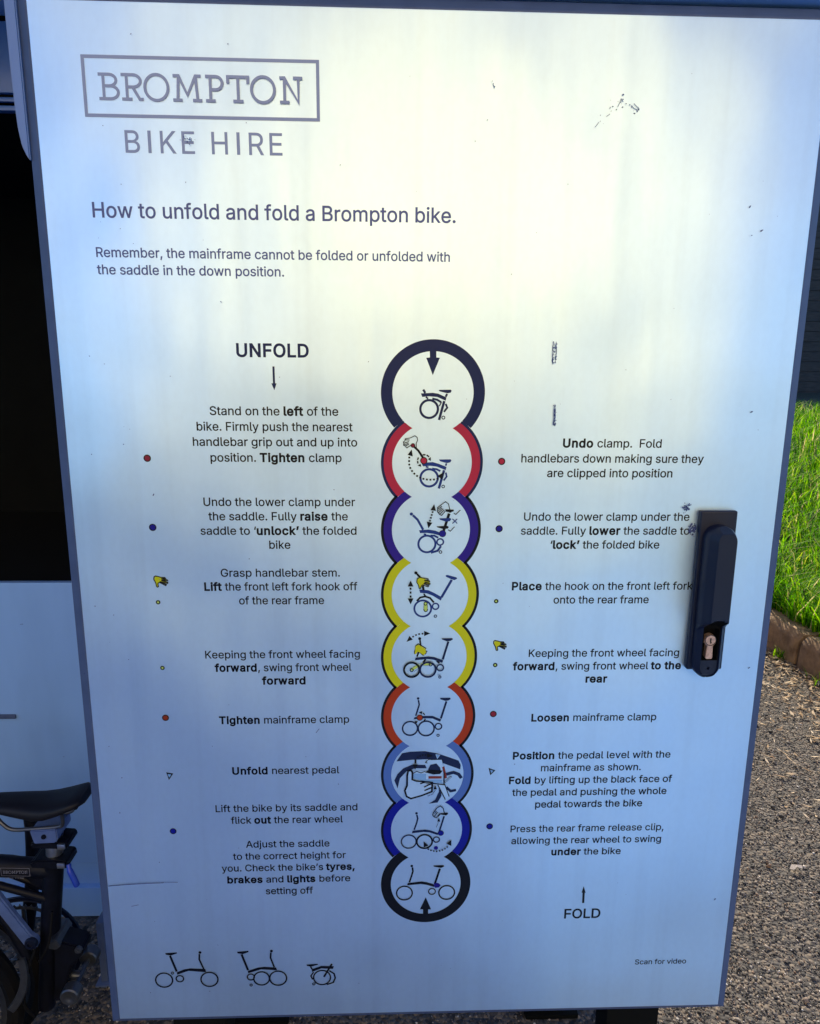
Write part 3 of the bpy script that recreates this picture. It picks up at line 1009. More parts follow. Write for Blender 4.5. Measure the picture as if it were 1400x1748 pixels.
        ('P','yellow',[(-314.8,1209.7),(-313.2,1210.5),(-308.7,1209.3),(-302.0,1208.1),(-301.6,1202.5),(-309.9,1203.7),(-311.5,1201.7),(-312.1,1198.5),(-313.2,1199.3),(-315.3,1206.9)]),
        ('L','black',1.22,[(-316.1,1207.3),(-315.5,1210.1),(-313.9,1211.1),(-310.2,1210.3),(-308.0,1209.5),(-303.4,1209.3),(-302.7,1208.3),(-307.3,1207.9)]),
        ('L','black',1.22,[(-316.1,1207.3),(-314.1,1202.9),(-313.4,1198.5),(-312.3,1197.8),(-311.3,1198.5),(-311.7,1202.1),(-309.9,1203.5)]),
        ('L','black',1.22,[(-307.3,1207.7),(-300.8,1206.5),(-300.4,1205.7),(-307.4,1206.1)]),
        ('L','black',1.22,[(-307.5,1205.7),(-300.4,1203.7),(-300.6,1202.3),(-309.0,1204.5)]),
        ('L','black',1.22,[(-309.9,1203.7),(-302.9,1199.7),(-302.1,1200.9),(-308.7,1204.3)]),
    ],
    'hand#1': [
        ('P','yellow',[(77.9,1129.3),(79.3,1130.1),(83.6,1128.9),(90.1,1127.7),(91.1,1122.4),(83.1,1123.6),(81.7,1121.7),(81.5,1118.6),(80.3,1119.4),(77.6,1126.7)]),
        ('L','black',1.16,[(76.9,1127.0),(77.1,1129.7),(78.5,1130.7),(82.1,1129.9),(84.3,1129.1),(88.7,1128.9),(89.4,1127.9),(85.1,1127.6)]),
        ('L','black',1.16,[(76.9,1127.0),(79.1,1122.8),(80.2,1118.6),(81.3,1117.9),(82.2,1118.6),(81.5,1122.1),(83.1,1123.4)]),
        ('L','black',1.16,[(85.1,1127.4),(91.5,1126.2),(91.8,1125.4),(85.2,1125.9)]),
        ('L','black',1.16,[(85.2,1125.5),(92.1,1123.5),(92.0,1122.2),(83.8,1124.3)]),
        ('L','black',1.16,[(83.1,1123.6),(90.1,1119.7),(90.7,1120.9),(84.1,1124.2)]),
    ],
    'direction_arrow#0': [
        ('L','navy',2.31,[(-172.6,1446.1),(-172.5,1427.4)]),
        ('P','navy',[(-175.4,1428.7),(-169.8,1428.7),(-172.4,1421.3)]),
    ],
    'direction_arrow#1': [
        ('L','black',2.91,[(205.5,768.7),(205.3,785.7)]),
        ('P','black',[(202.6,783.6),(207.9,783.4),(204.8,793.1)]),
    ],
}

# ------------------------------------------------------------------ ground
bm = bmesh.new()
s = 150
f = bm.faces.new([bm.verts.new(p) for p in ((-s, -s, 0), (s, -s, 0), (s, s, 0), (-s, s, 0))])
ground_m = mat('chip_seal_ground', (0.15, 0.135, 0.12), rough=0.9)
nt = ground_m.node_tree
b = nt.nodes['Principled BSDF']
tc = nt.nodes.new('ShaderNodeTexCoord')
vo = nt.nodes.new('ShaderNodeTexVoronoi')
vo.inputs['Scale'].default_value = 95
nt.links.new(tc.outputs['Object'], vo.inputs['Vector'])
cr = nt.nodes.new('ShaderNodeValToRGB')
cr.color_ramp.elements[0].color = (0.015, 0.015, 0.016, 1)
cr.color_ramp.elements[1].color = (0.15, 0.12, 0.09, 1)
e = cr.color_ramp.elements.new(0.5)
e.color = (0.07, 0.064, 0.058, 1)
sp = nt.nodes.new('ShaderNodeSeparateColor')
nt.links.new(vo.outputs['Color'], sp.inputs[0])
nt.links.new(sp.outputs[0], cr.inputs[0])
nt.links.new(cr.outputs[0], b.inputs['Base Color'])
bp = nt.nodes.new('ShaderNodeBump')
bp.invert = True
bp.inputs['Strength'].default_value = 1.0
bp.inputs['Distance'].default_value = 0.006
nt.links.new(vo.outputs['Distance'], bp.inputs['Height'])
nt.links.new(bp.outputs[0], b.inputs['Normal'])
tag(obj('ground', bm, ground_m), kind='structure')

# loose and half-bedded chippings where the camera can make out single stones
ICO = bmesh.new()
bmesh.ops.create_icosphere(ICO, subdivisions=1, radius=1)
IV = np.array([v.co[:] for v in ICO.verts])
IF = np.array([[v.index for v in f.verts] for f in ICO.faces])
IV = IV[:]
ICO.free()


def stones(n, xy, lo, hi, tint_hi=1.0):
    """n flattened, randomly turned and dented stones at the points xy"""
    sz = lo + (hi - lo) * RNG.random(n) ** 1.7
    d = RNG.normal(size=(n, 3, 3))
    q = np.linalg.qr(d)[0]
    st = np.stack([sz * RNG.uniform(0.7, 1.3, n), sz * RNG.uniform(0.55, 1.0, n), sz * RNG.uniform(0.35, 0.75, n)], 1)
    base = IV[None] * (1 + RNG.uniform(-0.28, 0.18, (n, len(IV), 1)))
    v = np.einsum('nij,nkj->nki', q, base * st[:, None, :])
    v[:, :, 2] *= 0.8
    v[:, :, 0] += xy[:, 0:1]
    v[:, :, 1] += xy[:, 1:2]
    v[:, :, 2] += sz[:, None] * RNG.uniform(0.0, 0.45, (n, 1))
    fc = (IF[None] + (np.arange(n) * len(IV))[:, None, None]).reshape(-1)
    tint = np.repeat(RNG.random(n) * tint_hi, len(IV))
    return v.reshape(-1, 3), fc, tint


def kerb_x(y):
    """x of the kerb's near face at a given y"""
    return 1.966 + (2.617 - y) * 0.0653


pts = []
while len(pts) < 54000:
    y = 0.1 + 2.9 * random.random() ** 1.15
    x = 0.28 + (kerb_x(y) - 0.28) * random.random()
    # keep the strip that shows right of the locker and a margin beyond it
    lo = 0.42 + (y - 0.0) * 0.53 - 0.28
    if lo < x < lo + 0.95:
        pts.append((x, y))
for k in range(9000):
    pts.append((random.uniform(-1.25, -0.35), random.uniform(0.0, 0.85)))
for k in range(7000):
    pts.append((random.uniform(-0.4, 0.5), random.uniform(-0.25, 0.7)))
xy = np.array(pts)
v, fc, ti = stones(len(xy), xy, 0.0016, 0.0044)
nb = 700
xb = xy[RNG.integers(0, 54000, nb)] + RNG.normal(0, .01, (nb, 2))
v2, f2, t2 = stones(nb, xb, 0.0055, 0.0105)
v, fc, ti = np.concatenate([v, v2]), np.concatenate([fc, f2 + len(v)]), np.concatenate([ti, t2])
tag(link('gravel', np_mesh('gravel', v, fc, 3, ti), M['stone']), 'loose brown and grey stone chippings bedded in the path', 'gravel', kind='stuff')

# dry leaves and straw drifted along the kerb
n = 2600
v, fc, ti = [], [], []
for k in range(n):
    y = random.uniform(1.0, 3.4)
    t_ = random.random() ** 2.2
    x = kerb_x(y) - 0.02 - t_ * 0.75
    if t_ > 0.5 and random.random() < 0.6:
        continue
    a = random.uniform(0, 6.3)
    L, W_ = random.uniform(0.005, 0.026), random.uniform(0.0015, 0.006)
    d, e_ = np.array([math.cos(a), math.sin(a), random.uniform(-0.15, 0.15)]), np.array([-math.sin(a), math.cos(a), random.uniform(-0.5, 0.5)])
    c = np.array([x, y, 0.008 + random.random() * 0.006])
    i0 = len(v)
    v += [c - d * L, c + e_ * W_ + d * L * 0.1, c + d * L + np.array([0, 0, 0.004]), c - e_ * W_ + d * L * 0.1]
    fc += [i0, i0 + 1, i0 + 2, i0 + 3]
    ti += [random.random()] * 4
tag(link('leaf_litter', np_mesh('leaf_litter', v, fc, 4, ti), M['litter']), 'dry straw and leaf scraps drifted along the foot of the kerb', 'leaf litter', kind='stuff')
# one pale scrap out on the gravel
bm = bmesh.new()
P = [(-0.020, -0.004, 0), (-0.006, 0.010, 0.004), (0.006, 0.004, 0.007), (0.024, 0.007, 0.002), (0.018, -0.006, 0.001), (0.002, -0.004, 0.006), (-0.010, -0.010, 0.001)]
vs = [bm.verts.new(Vector(p) + Vector((1.154, 0.987, 0.012))) for p in P]
bm.faces.new(vs[:3] + vs[5:])
bm.faces.new(vs[2:6])
tag(obj('paper_scrap', bm, M['scrap']), 'small pale crumpled scrap lying alone on the sunlit gravel', 'scrap')

# ------------------------------------------------------------------ kerb, lawn, grass, wall
KH = 0.16
yj = [4.95, 4.05, 3.15, 2.42, 1.52, 0.62]
kl = ['kerb stone farthest along the lawn edge, partly hidden behind the locker', 'kerb stone second farthest along the lawn edge, its top in sun',
      'kerb stone at the middle of the lawn edge, just past the locker side', 'kerb stone with grass hanging over its sunlit top, beside the open joint',
      'kerb stone nearer the camera, after the one with overhanging grass', 'kerb stone nearest the camera along the lawn edge']
for k in range(5):
    bm = bmesh.new()
    y1, y0 = yj[k] - 0.012, yj[k + 1] + 0.012
    prof = [(0.0, -0.05), (0.012, KH - 0.045), (0.022, KH - 0.018), (0.045, KH), (0.135, KH), (0.145, KH - 0.01), (0.145, -0.05)]
    ns = 36
    rows = []
    for i in range(ns + 1):
        y = y0 + (y1 - y0) * i / ns
        edge = 0.006 if i in (0, ns) else 0
        rows.append([bm.verts.new((kerb_x(y) + px_ + random.uniform(-1, 1) * 0.0035 + edge * (1 if px_ < 0.05 else -1), y, pz + random.uniform(-1, 1) * 0.0035 - (edge if pz > 0.1 else 0))) for px_, pz in prof])
    for a, b_ in zip(rows, rows[1:]):
        for j in range(len(prof) - 1):
            bm.faces.new((a[j], a[j + 1], b_[j + 1], b_[j]))
    bm.faces.new(rows[0])
    bm.faces.new(rows[-1])
    tag(obj('kerb_stone', bm, M['kerb'], smooth=True), kl[k], 'kerb', 'kerb stones edging the lawn')


def bank(x, y):
    """height of the lawn: level at the kerb, rising to a crest behind"""
    t_ = min(max((y - 2.0) / 6.5, 0), 1)
    return KH - 0.03 + 0.66 * t_ * t_ * (3 - 2 * t_) * min(1, max(0, (x - kerb_x(y) - 0.1) / 1.2) + 0.25)


bm = bmesh.new()
xs = [0.12, 0.5, 1.0, 1.6, 2.4, 3.4, 5, 7, 10, 14, 20]
ys = [0.0, 0.8, 1.6, 2.4, 3.2, 4, 4.8, 5.6, 6.4, 7.2, 8, 8.8, 10, 12.6, 17.9]
gr = [[bm.verts.new((kerb_x(y) + x, y, bank(kerb_x(y) + x, y) - (0.03 if x < 0.2 else 0))) for x in xs] for y in ys]
for a, b_ in zip(gr, gr[1:]):
    for j in range(len(xs) - 1):
        bm.faces.new((a[j], a[j + 1], b_[j + 1], b_[j]))
tag(obj('lawn', bm, M['soil'], smooth=True), kind='structure')


def blades(P, hmin, hmax, wid, seg=3):
    n = len(P)
    P = np.asarray(P)
    h = RNG.uniform(hmin, hmax, n)
    a = RNG.uniform(0, 2 * np.pi, n)
    lean = RNG.uniform(0.15, 0.95, n) * h
    w = wid * RNG.uniform(0.6, 1.3, n)
    d = np.stack([np.cos(a), np.sin(a)], 1)
    side = np.stack([-np.sin(a + RNG.uniform(-.6, .6, n)), np.cos(a)], 1)
    vs = []
    for k in range(seg + 1):
        t_ = k / seg
        c = P[:, :2] + d * (lean * t_ ** 2)[:, None]
        z = P[:, 2] + h * (t_ - 0.28 * t_ ** 3)
        ww = w * (1 - t_) ** 0.7
        for sgn in (-1, 1):
            q = c + side * (sgn * ww / 2)[:, None]
            vs.append(np.concatenate([q, z[:, None]], 1))
    vs = np.stack(vs, 1)
    base = (np.arange(n) * (2 * seg + 2))[:, None, None]
    qd = np.array([[2 * k, 2 * k + 1, 2 * k + 3, 2 * k + 2] for k in range(seg)])[None]
    tint = np.repeat(np.clip(RNG.normal(0.46, 0.34, n), 0, 1), 2 * seg + 2)
    return vs.reshape(-1, 3), (base + qd).reshape(-1), tint


pts = []
while len(pts) < 46000:
    y = 1.2 + 8.2 * random.random()
    k0 = kerb_x(y)
    # denser in the strip beside the locker, thinner further right
    u = random.random()
    x = k0 + 0.11 + (u ** 1.6) * 4.6
    if y > 4 and random.random() > 6.0 / y:
        continue
    pts.append((x, y, bank(x, y) - 0.01))
v, fc, ti = blades(pts, 0.12, 0.36, 0.0095)
tag(link('grass', np_mesh('grass', v, fc, 4, ti), M['grass']), 'long uncut sunlit grass on the bank behind the kerb', 'grass', kind='stuff')

for k, (x, y, n, lab) in enumerate([(kerb_x(2.95) - 0.03, 2.95, 16, 'small green weed sprouting where kerb meets gravel, beside the locker edge'),
                                    (kerb_x(2.5) - 0.02, 2.50, 26, 'larger straggling weed at the foot of the kerb joint'),
                                    (kerb_x(2.22) - 0.03, 2.22, 14, 'low green weed at the kerb foot nearest the camera')]):
    pp = [(x + random.gauss(0, 0.012), y + random.gauss(0, 0.016), 0.0) for _ in range(n)]
    v, fc, ti = blades(pp, 0.03, 0.10, 0.008)
    tag(link('weed', np_mesh('weed', v, fc, 4, ti), M['grass']), lab, 'weed', 'weeds along the kerb foot')

t = thing("boundary_wall", 'tall dark boarded wall in shade behind the grass bank', 'wall', (10, 18.0, 0))
bm = bmesh.new()
for k in range(24):
    z = 0.05 + k * 0.26
    box(bm, 3.0, 24.0, 18.0 + random.uniform(0, 0.008), 18.06, z, z + 0.252, bev=0.006, seg=1)
obj('board_panel', bm, M['dark_wall'], t)
bm = bmesh.new()
box(bm, 2.9, 24.1, 18.062, 18.2, 0, 6.35)
obj('backing_wall', bm, M['dark_wall'], t)

# ------------------------------------------------------------------ the bike locker with its instruction sign
HW, ZT, ZB = 0.400, 1.7935, 0.6040
locker = thing('bike_locker', 'white bike locker with folding instructions printed on its front and a black handle', 'bike locker', (0, 0.3, 0))

# sheet
sheet = boxo('sign_sheet', M['sheet'], locker, -HW, HW, 0.0, 0.004, ZB, ZT, bev=0.0012)

# frame round the sheet: flat lip, then a chamfer running back
bm = bmesh.new()
loops = []
for off, y in ((-0.003, 0.0045), (0.0035, 0.0045), (0.0055, 0.0055), (0.0135, 0.0100), (0.0145, 0.0130), (0.0145, 0.045), (0.004, 0.045)):
    x, z0, z1 = HW + off, ZB - off, ZT + off
    loops.append([bm.verts.new(p) for p in ((-x, y, z0), (x, y, z0), (x, y, z1), (-x, y, z1))])
for a, b_ in zip(loops, loops[1:]):
    for k in range(4):
        bm.faces.new((a[k], a[(k + 1) % 4], b_[(k + 1) % 4], b_[k]))
obj('door_frame', bm, M['frame'], locker)
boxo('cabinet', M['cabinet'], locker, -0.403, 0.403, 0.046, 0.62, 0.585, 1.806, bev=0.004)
bm = bmesh.new()
box(bm, -0.432, 0.445, -0.004, 0.64, 1.8125, 1.875, bev=0.003)
obj('roof_cap', bm, M['cabinet'], locker, smooth=True)
bm = bmesh.new()
prism(bm, [(-0.4130, 1.6495), (-0.4165, 1.654), (-0.4205, 1.664), (-0.4228, 1.680), (-0.4240, 1.705), (-0.4245, 1.74), (-0.4245, 1.8125), (-0.4130, 1.8125)], 0.006, 0.05, bev=0.0012)
obj('corner_guard', bm, M['shaded_paint'], locker, smooth=True)
for sx in (-0.327, 0.327):
    for y in (0.10, 0.55):
        bm = bmesh.new()
        box(bm, sx - 0.04, sx + 0.04, y, y + 0.05, 0.0, 0.584, bev=0.003)
        box(bm, sx - 0.06, sx + 0.06, y - 0.02, y + 0.07, 0.0, 0.012, bev=0.003)
        obj('leg', bm, M['cabinet_dark'], locker, smooth=True)

# lettering
blocks = {}
for blk, s, x0, x1, z in TEXT:
    blocks.setdefault(blk, []).append((s, x0 / 1000, x1 / 1000, z / 1000))
NAMES = {'heading': 'heading_text', 'note': 'note_text', 'subtitle': 'hire_text', 'unfold': 'unfold_text', 'fold': 'fold_text', 'scan': 'scan_text'}
SIZES = {'subtitle': 0.0207 / CAP}
fit = {}
for blk, lines in blocks.items():
    for s, x0, x1, z in lines:
        vs, fs, w = text_line(s, weight={'subtitle': 0.004, 'unfold': 0.022, 'fold': 0.016}.get(blk, 0.010), track={'subtitle': 0.07, 'unfold': 0.02}.get(blk, 0))
        fit.setdefault(blk, []).append((vs, fs, (x1 - x0) / w, x0, z))
med = float(np.median([f[2] for k, v in fit.items() if k[:4] in ('step', 'fold') and k != 'fold' for f in v]))
for blk, lines in fit.items():
    p = Print()
    for vs, fs, sx, x0, z in lines:
        sy = SIZES.get(blk) or (med if blk[:5] in ('step_', 'fold_') else float(np.median([q[2] for q in lines])))
        p.add([(x0 + a * sx, z + b_ * sy) for a, b_ in vs], fs, 'heading' if blk in ('heading', 'note') else 'navy' if blk == 'unfold' else 'logo' if blk == 'subtitle' else 'black')
    p.build(NAMES.get(blk, 'instruction_text'), sheet)

# the slab-serif wordmark in its box, drawn stroke by stroke
p = Print()
x0, x1, z0, z1, w = -0.3522, -0.1181, 1.6897, 1.7460, 0.0032
for a, b_ in (((x0, z1 - w / 2), (x1, z1 - w / 2)), ((x0, z0 + w / 2), (x1, z0 + w / 2))):
    p.line([a, b_], w, 'logo')
for x in (x0 + w / 2, x1 - w / 2):
    p.line([(x, z0 + w), (x, z1 - w)], w, 'logo')
p.build('logo_box', sheet)


def arc(cx, cz, rx, rz, a0, a1, n=14):
    return [(cx + rx * math.cos(R(a0 + (a1 - a0) * k / n)), cz + rz * math.sin(R(a0 + (a1 - a0) * k / n))) for k in range(n + 1)]


def wordmark(name, parent, spans, zb, zt, w, y=0.0, ink='logo', x_off=0.0):
    p = Print(y)
    H = zt - zb - w
    zc = zb + w / 2
    def L(lo, hi):
        return lambda q: [(x_off + lo + w * 0.35 + a * (hi - lo - w * 0.7), zc + b_ * H) for a, b_ in q]
    G = {
        'B': [[(.24, 0), (.24, 1)], [(0, 1), (.55, 1)] + arc(.55, .765, .36, .235, 90, -90) + [(.24, .53)], [(.55, .53)] + arc(.58, .265, .42, .265, 90, -90) + [(0, 0)]],
        'R': [[(.24, 0), (.24, 1)], [(0, 1), (.55, 1)] + arc(.55, .75, .36, .25, 90, -90) + [(.24, .5)], [(0, 0), (.46, 0)], [(.52, .5), (.84, 0), (1, 0)]],
        'O': [arc(.5, .5, .47, .53, 0, 360, 40)],
        'M': [[(.15, 0), (.20, 1)], [(.02, 1), (.20, 1), (.5, .22), (.80, 1), (.98, 1)], [(.80, 1), (.86, 0)], [(0, 0), (.30, 0)], [(.70, 0), (1, 0)]],
        'P': [[(.26, 0), (.26, 1)], [(0, 1), (.58, 1)] + arc(.58, .73, .38, .27, 90, -90) + [(.26, .46)], [(0, 0), (.52, 0)]],
        'T': [[(.03, .74), (.03, 1), (.97, 1), (.97, .74)], [(.5, 1), (.5, 0)], [(.28, 0), (.72, 0)]],
        'N': [[(.20, 0), (.20, 1)], [(0, 1), (.20, 1), (.83, 0), (.83, 1)], [(0, 0), (.40, 0)], [(.62, 1), (1, 1)]],
    }
    for ch, lo, hi in spans:
        for st in G[ch]:
            p.line(L(lo, hi)(st), w, ink, ext=0 if ch == 'O' else w * 0.15)
    return p.build(name, parent)


LET = [('B', -.3373, -.3166), ('R', -.3149, -.2925), ('O', -.2930, -.2667), ('M', -.2644, -.2345), ('P', -.2320, -.2131),
       ('T', -.2108, -.1876), ('O', -.1876, -.1613), ('N', -.1584, -.1345)]
wordmark('wordmark', sheet, LET, 1.7052, 1.7302, 0.0029)

# chain of nine rings
RO, RI, RC, X0 = 0.0572, 0.0446, 0.0541, 0.0006
CZ = [1.4197 - 0.07735 * k for k in range(9)]
RCOL = ['navy', 'red', 'violet', 'yellow', 'yellow', 'orange', 'steelblue', 'royal', 'black']


def band(p, k, r0, r1, rnext, col, lift):
    """ring k between r0 and r1, cut where its neighbours' openings and the next ring cover it"""
    n, m = 540, 90
    rr = np.linspace(r0, r1, m)
    vs, ok = [], []
    for i in range(n):
        a = 2 * math.pi * i / n
        x, z = rr * math.cos(a), CZ[k] + rr * math.sin(a)
        g = np.ones(m, bool)
        if k > 0:
            g &= np.hypot(x, z - CZ[k - 1]) >= RI
        if k < 8:
            g &= np.hypot(x, z - CZ[k + 1]) >= rnext
        if k > 0 and r0 >= RC - 1e-6 and RCOL[k - 1] not in ('navy',):
            g &= np.hypot(x, z - CZ[k - 1]) >= RC
        idx = np.nonzero(g)[0]
        if len(idx) > 1:
            ok.append(True)
            vs += [(X0 + x[idx[0]], z[idx[0]]), (X0 + x[idx[-1]], z[idx[-1]])]
        else:
            ok.append(False)
            vs += [(X0 + x[0], z[0]), (X0 + x[0], z[0])]
    fs = [(2 * i, 2 * ((i + 1) % n), 2 * ((i + 1) % n) + 1, 2 * i + 1) for i in range(n) if ok[i] and ok[(i + 1) % n]]
    p.add(vs, fs, col, lift)


for k in range(9):
    p = Print()
    dark = RCOL[k] in ('navy', 'black')
    if dark:
        band(p, k, RI, RO, RO, RCOL[k], 0.00014)
    else:
        band(p, k, RC, RO, RO if k == 7 else RC, 'navy' if k < 2 else 'black', 0.00014)
        band(p, k, RI, RC, RC if k < 7 else RO, RCOL[k], 0.00018)
    p.build('diagram_ring', sheet)

for key, items in ART.items():
    p = Print()
    for it in items:
        q = lambda a: (a[0] / 1000, a[1] / 1000)
        if it[0] == 'P':
            p.poly([q(a) for a in it[2]], it[1])
        elif it[0] == 'L':
            p.line([q(a) for a in it[3]], it[2] / 1000, it[1], ext=it[2] / 4000)
        elif it[0] == 'D':
            p.dash([q(a) for a in it[3]], it[2] / 1000, it[1])
        elif it[0] == 'R':
            p.ring(*q(it[2]), it[3] / 1000, it[4] / 1000, it[1])
    nm = key.split('#')[0]
    nm = 'step_diagram' if nm.startswith('diagram_') else {'marker': 'step_marker', 'hand': 'hand_symbol'}.get(nm, nm)
    p.build(nm, sheet)

# scuffs, specks and scratches on the laminate
p = Print()
rs = random.Random(5)
def blob(x, z, r, elong=1.0, a=0.0):
    n = 9
    q = []
    for k in range(n):
        t_ = 2 * math.pi * k / n
        rr = r * rs.uniform(0.55, 1.2)
        u, v_ = rr * math.cos(t_) * elong, rr * math.sin(t_)
        q.append((x + u * math.cos(a) - v_ * math.sin(a), z + u * math.sin(a) + v_ * math.cos(a)))
    p.poly(q, 'scuff')
for k in range(26):
    t_ = rs.random()
    if t_ < 0.55:
        u = rs.random(); blob(0.163 + 0.026 * u + rs.gauss(0, .002), 1.690 + 0.026 * u + rs.gauss(0, .0025), rs.uniform(.0002, .0006), rs.uniform(1, 2.5), rs.uniform(0.5, 1.4))
    else:
        u = rs.random(); blob(0.188 + 0.019 * u + rs.gauss(0, .001), 1.7165 - 0.010 * u + rs.gauss(0, .0025), rs.uniform(.0003, .0008), rs.uniform(1, 2), rs.uniform(0, 3))
for k in range(5):
    blob(0.0574 + rs.gauss(0, .0012), 1.7265 + rs.gauss(0, .002), rs.uniform(.0002, .0005), 1.6, 1.2)
for k in range(64):
    blob(0.1325 + rs.choice((-1, 1)) * .0022 * rs.random() ** .4, 1.4640 + rs.uniform(-.012, .012), rs.uniform(.0002, .0005), rs.uniform(1, 3), 1.5)
for k in range(34):
    z = 1.3967 + rs.uniform(-.012, .012)
    blob(0.1355 + 0.0012 * math.sin((z - 1.38) * 120) + rs.gauss(0, .0005), z, rs.uniform(.0003, .0008), rs.uniform(1, 3), 1.5)
for k in range(46):
    blob(0.2943 + rs.gauss(0, .0022), 1.2913 + rs.gauss(0, .0022), rs.uniform(.0003, .0010), rs.uniform(1, 2), rs.uniform(0, 3))
for k in range(46):
    blob(0.3025 + rs.gauss(0, .0022), 1.2662 + rs.gauss(0, .0034), rs.uniform(.0004, .0013), rs.uniform(1, 2), rs.uniform(0, 3))
for k in range(24):
    blob(-0.2515 + rs.gauss(0, .003), 1.6710 + rs.gauss(0, .0025), rs.uniform(.0002, .0006), rs.uniform(1, 2.5), rs.uniform(0, 3))
for x, z in ((-.310, 1.3051), (.3788, .7699), (.3583, 1.4012), (.3886, 1.0937), (.3328, 1.616), (.3481, 1.5923)):
    blob(x, z, .0008, 2.4, rs.uniform(0.4, 1.2))
for k in range(90):
    blob(rs.uniform(-.39, .39), rs.uniform(.62, 1.78), rs.uniform(.0002, .00055), rs.uniform(1, 2), rs.uniform(0, 3))
def smear(x, z0, z1, half, w, n=9):
    for sgn in (-1, 1):
        q = [(x + sgn * half * (0.5 + 0.6 * rs.random()), z0 + (z1 - z0) * k / n) for k in range(n + 1)]
        for a, b_ in zip(q, q[1:]):
            if rs.random() < 0.85:
                p.line([a, b_], w * rs.uniform(.5, 1.3), 'scuff')
    for k in range(n):
        z = z0 + (z1 - z0) * rs.random()
        p.line([(x - half * rs.random(), z), (x + half * rs.random(), z + rs.gauss(0, .0012))], w * rs.uniform(.4, .9), 'scuff')
smear(.1325, 1.4530, 1.4755, .0022, .0007)
smear(.1357, 1.3850, 1.4080, .0008, .0008)
for a, b_ in (((.1640, 1.6910), (.1665, 1.6945)), ((.1740, 1.7000), (.1775, 1.7025)), ((.1850, 1.7090), (.1880, 1.7170)), ((.1880, 1.7170), (.1905, 1.7140)), ((.1990, 1.7110), (.2060, 1.7065)), ((.2015, 1.7125), (.2068, 1.7078)), ((.0568, 1.7285), (.0580, 1.7245))):
    p.line([a, ((a[0] + b_[0]) / 2 + rs.gauss(0, .0006), (a[1] + b_[1]) / 2 + rs.gauss(0, .0006)), b_], .0005, 'scuff')
p.line([(-.3985, .8060), (-.375, .8078), (-.352, .8088), (-.3295, .8094)], .0011, 'scuff')
p.line([(-.3295, .8094), (-.312, .8097)], .0005, 'scuff')
p.line([(-.372, .776), (-.363, .778)], .0006, 'scuff')
p.line([(-.135, 1.0135), (-.131, 1.019)], .0006, 'scuff')
tag(p.build('scuff_mark', sheet), kind='stuff')
p = Print(0.0060)
p.line([(-.4035, 1.0905), (-.4075, 1.0885)], .0016, 'scuff')
p.build('frame_scratch', locker)

# swing handle
hx0, hx1, hz0, hz1 = 0.3083, 0.3510, 1.0957, 1.2893
plate = boxo('lock_handle', M['plastic'], locker, hx0, hx1, -0.0085, -0.0002, hz0, hz1, bev=0.0022, seg=3)
hcx = (hx0 + hx1) / 2 - 0.0005
gw, gz0, gz1 = 0.0166, 1.0890, 1.2745
bm = bmesh.new()
nu, nz = 40, 170
grid = []
for j in range(nz + 1):
    # denser rows at the rounded ends
    s_ = j / nz
    z = gz0 + (gz1 - gz0) * (0.5 - 0.5 * math.cos(math.pi * s_))
    d = min(z - gz0, gz1 - z)
    hw = gw * (math.sqrt(max(1 - (1 - min(d / gw, 1)) ** 2, 0)) if d < gw else 1.0)
    row = []
    for i in range(nu + 1):
        u = -1 + 2 * i / nu
        u = math.copysign(abs(u) ** 0.8, u)
        x = hcx + u * hw
        edge = hw * (1 - abs(u))
        de = min(edge, d if d < gw else 9)
        # raised grip with chamfered sides over the upper two thirds
        top = 0.036
        # scoop where the thumb goes in above the cylinder: slopes back down along an ellipse
        zs = 1.158 - 0.022 * (1 - min(abs(u), 1) ** 2) * 0 + 0.010 * (1 - u * u)
        if z < zs:
            top = max(0.019, 0.036 - (zs - z) * 1.6)
        rim = 0.019 + 0.0 * u
        if z < zs and abs(u) > 0.62:
            top = max(top, rim + 0.003)
        cham = min(1, de / 0.0060)
        y = (0.0095 + (top - 0.0095) * (0.45 + 0.55 * cham)) if de > 1e-5 else 0.0095
        # slot holding the lock cylinder
        if 1.1125 < z < 1.150 and abs(x - hcx) < 0.0085:
            y = min(y, 0.0115)
        # pin hole near the bottom
        if math.hypot(x - hcx, z - 1.1022) < 0.0013:
            y = 0.013
        row.append(bm.verts.new((x, -y, z)))
    grid.append(row)
for a, b_ in zip(grid, grid[1:]):
    for i in range(nu):
        f = bm.faces.new((a[i], a[i + 1], b_[i + 1], b_[i]))
        c = f.calc_center_median()
        if 1.1125 < c.z < 1.168 and abs(c.x - hcx) < 0.0100 and -c.y < 0.0345:
            f.material_index = 1  # shade of the scoop put in as black faces
# side skirt down to the plate
rim_l = [r_[0] for r_ in grid] + [r_[-1] for r_ in reversed(grid)]
sk = [bm.verts.new((v_.co.x, -0.0082, v_.co.z)) for v_ in rim_l]
for i in range(len(rim_l) - 1):
    bm.faces.new((rim_l[i], rim_l[i + 1], sk[i + 1], sk[i]))
bmesh.ops.remove_doubles(bm, verts=bm.verts, dist=1e-6)
grip = obj('grip', bm, [M['plastic'], M['recess_shade']], plate, smooth=True)
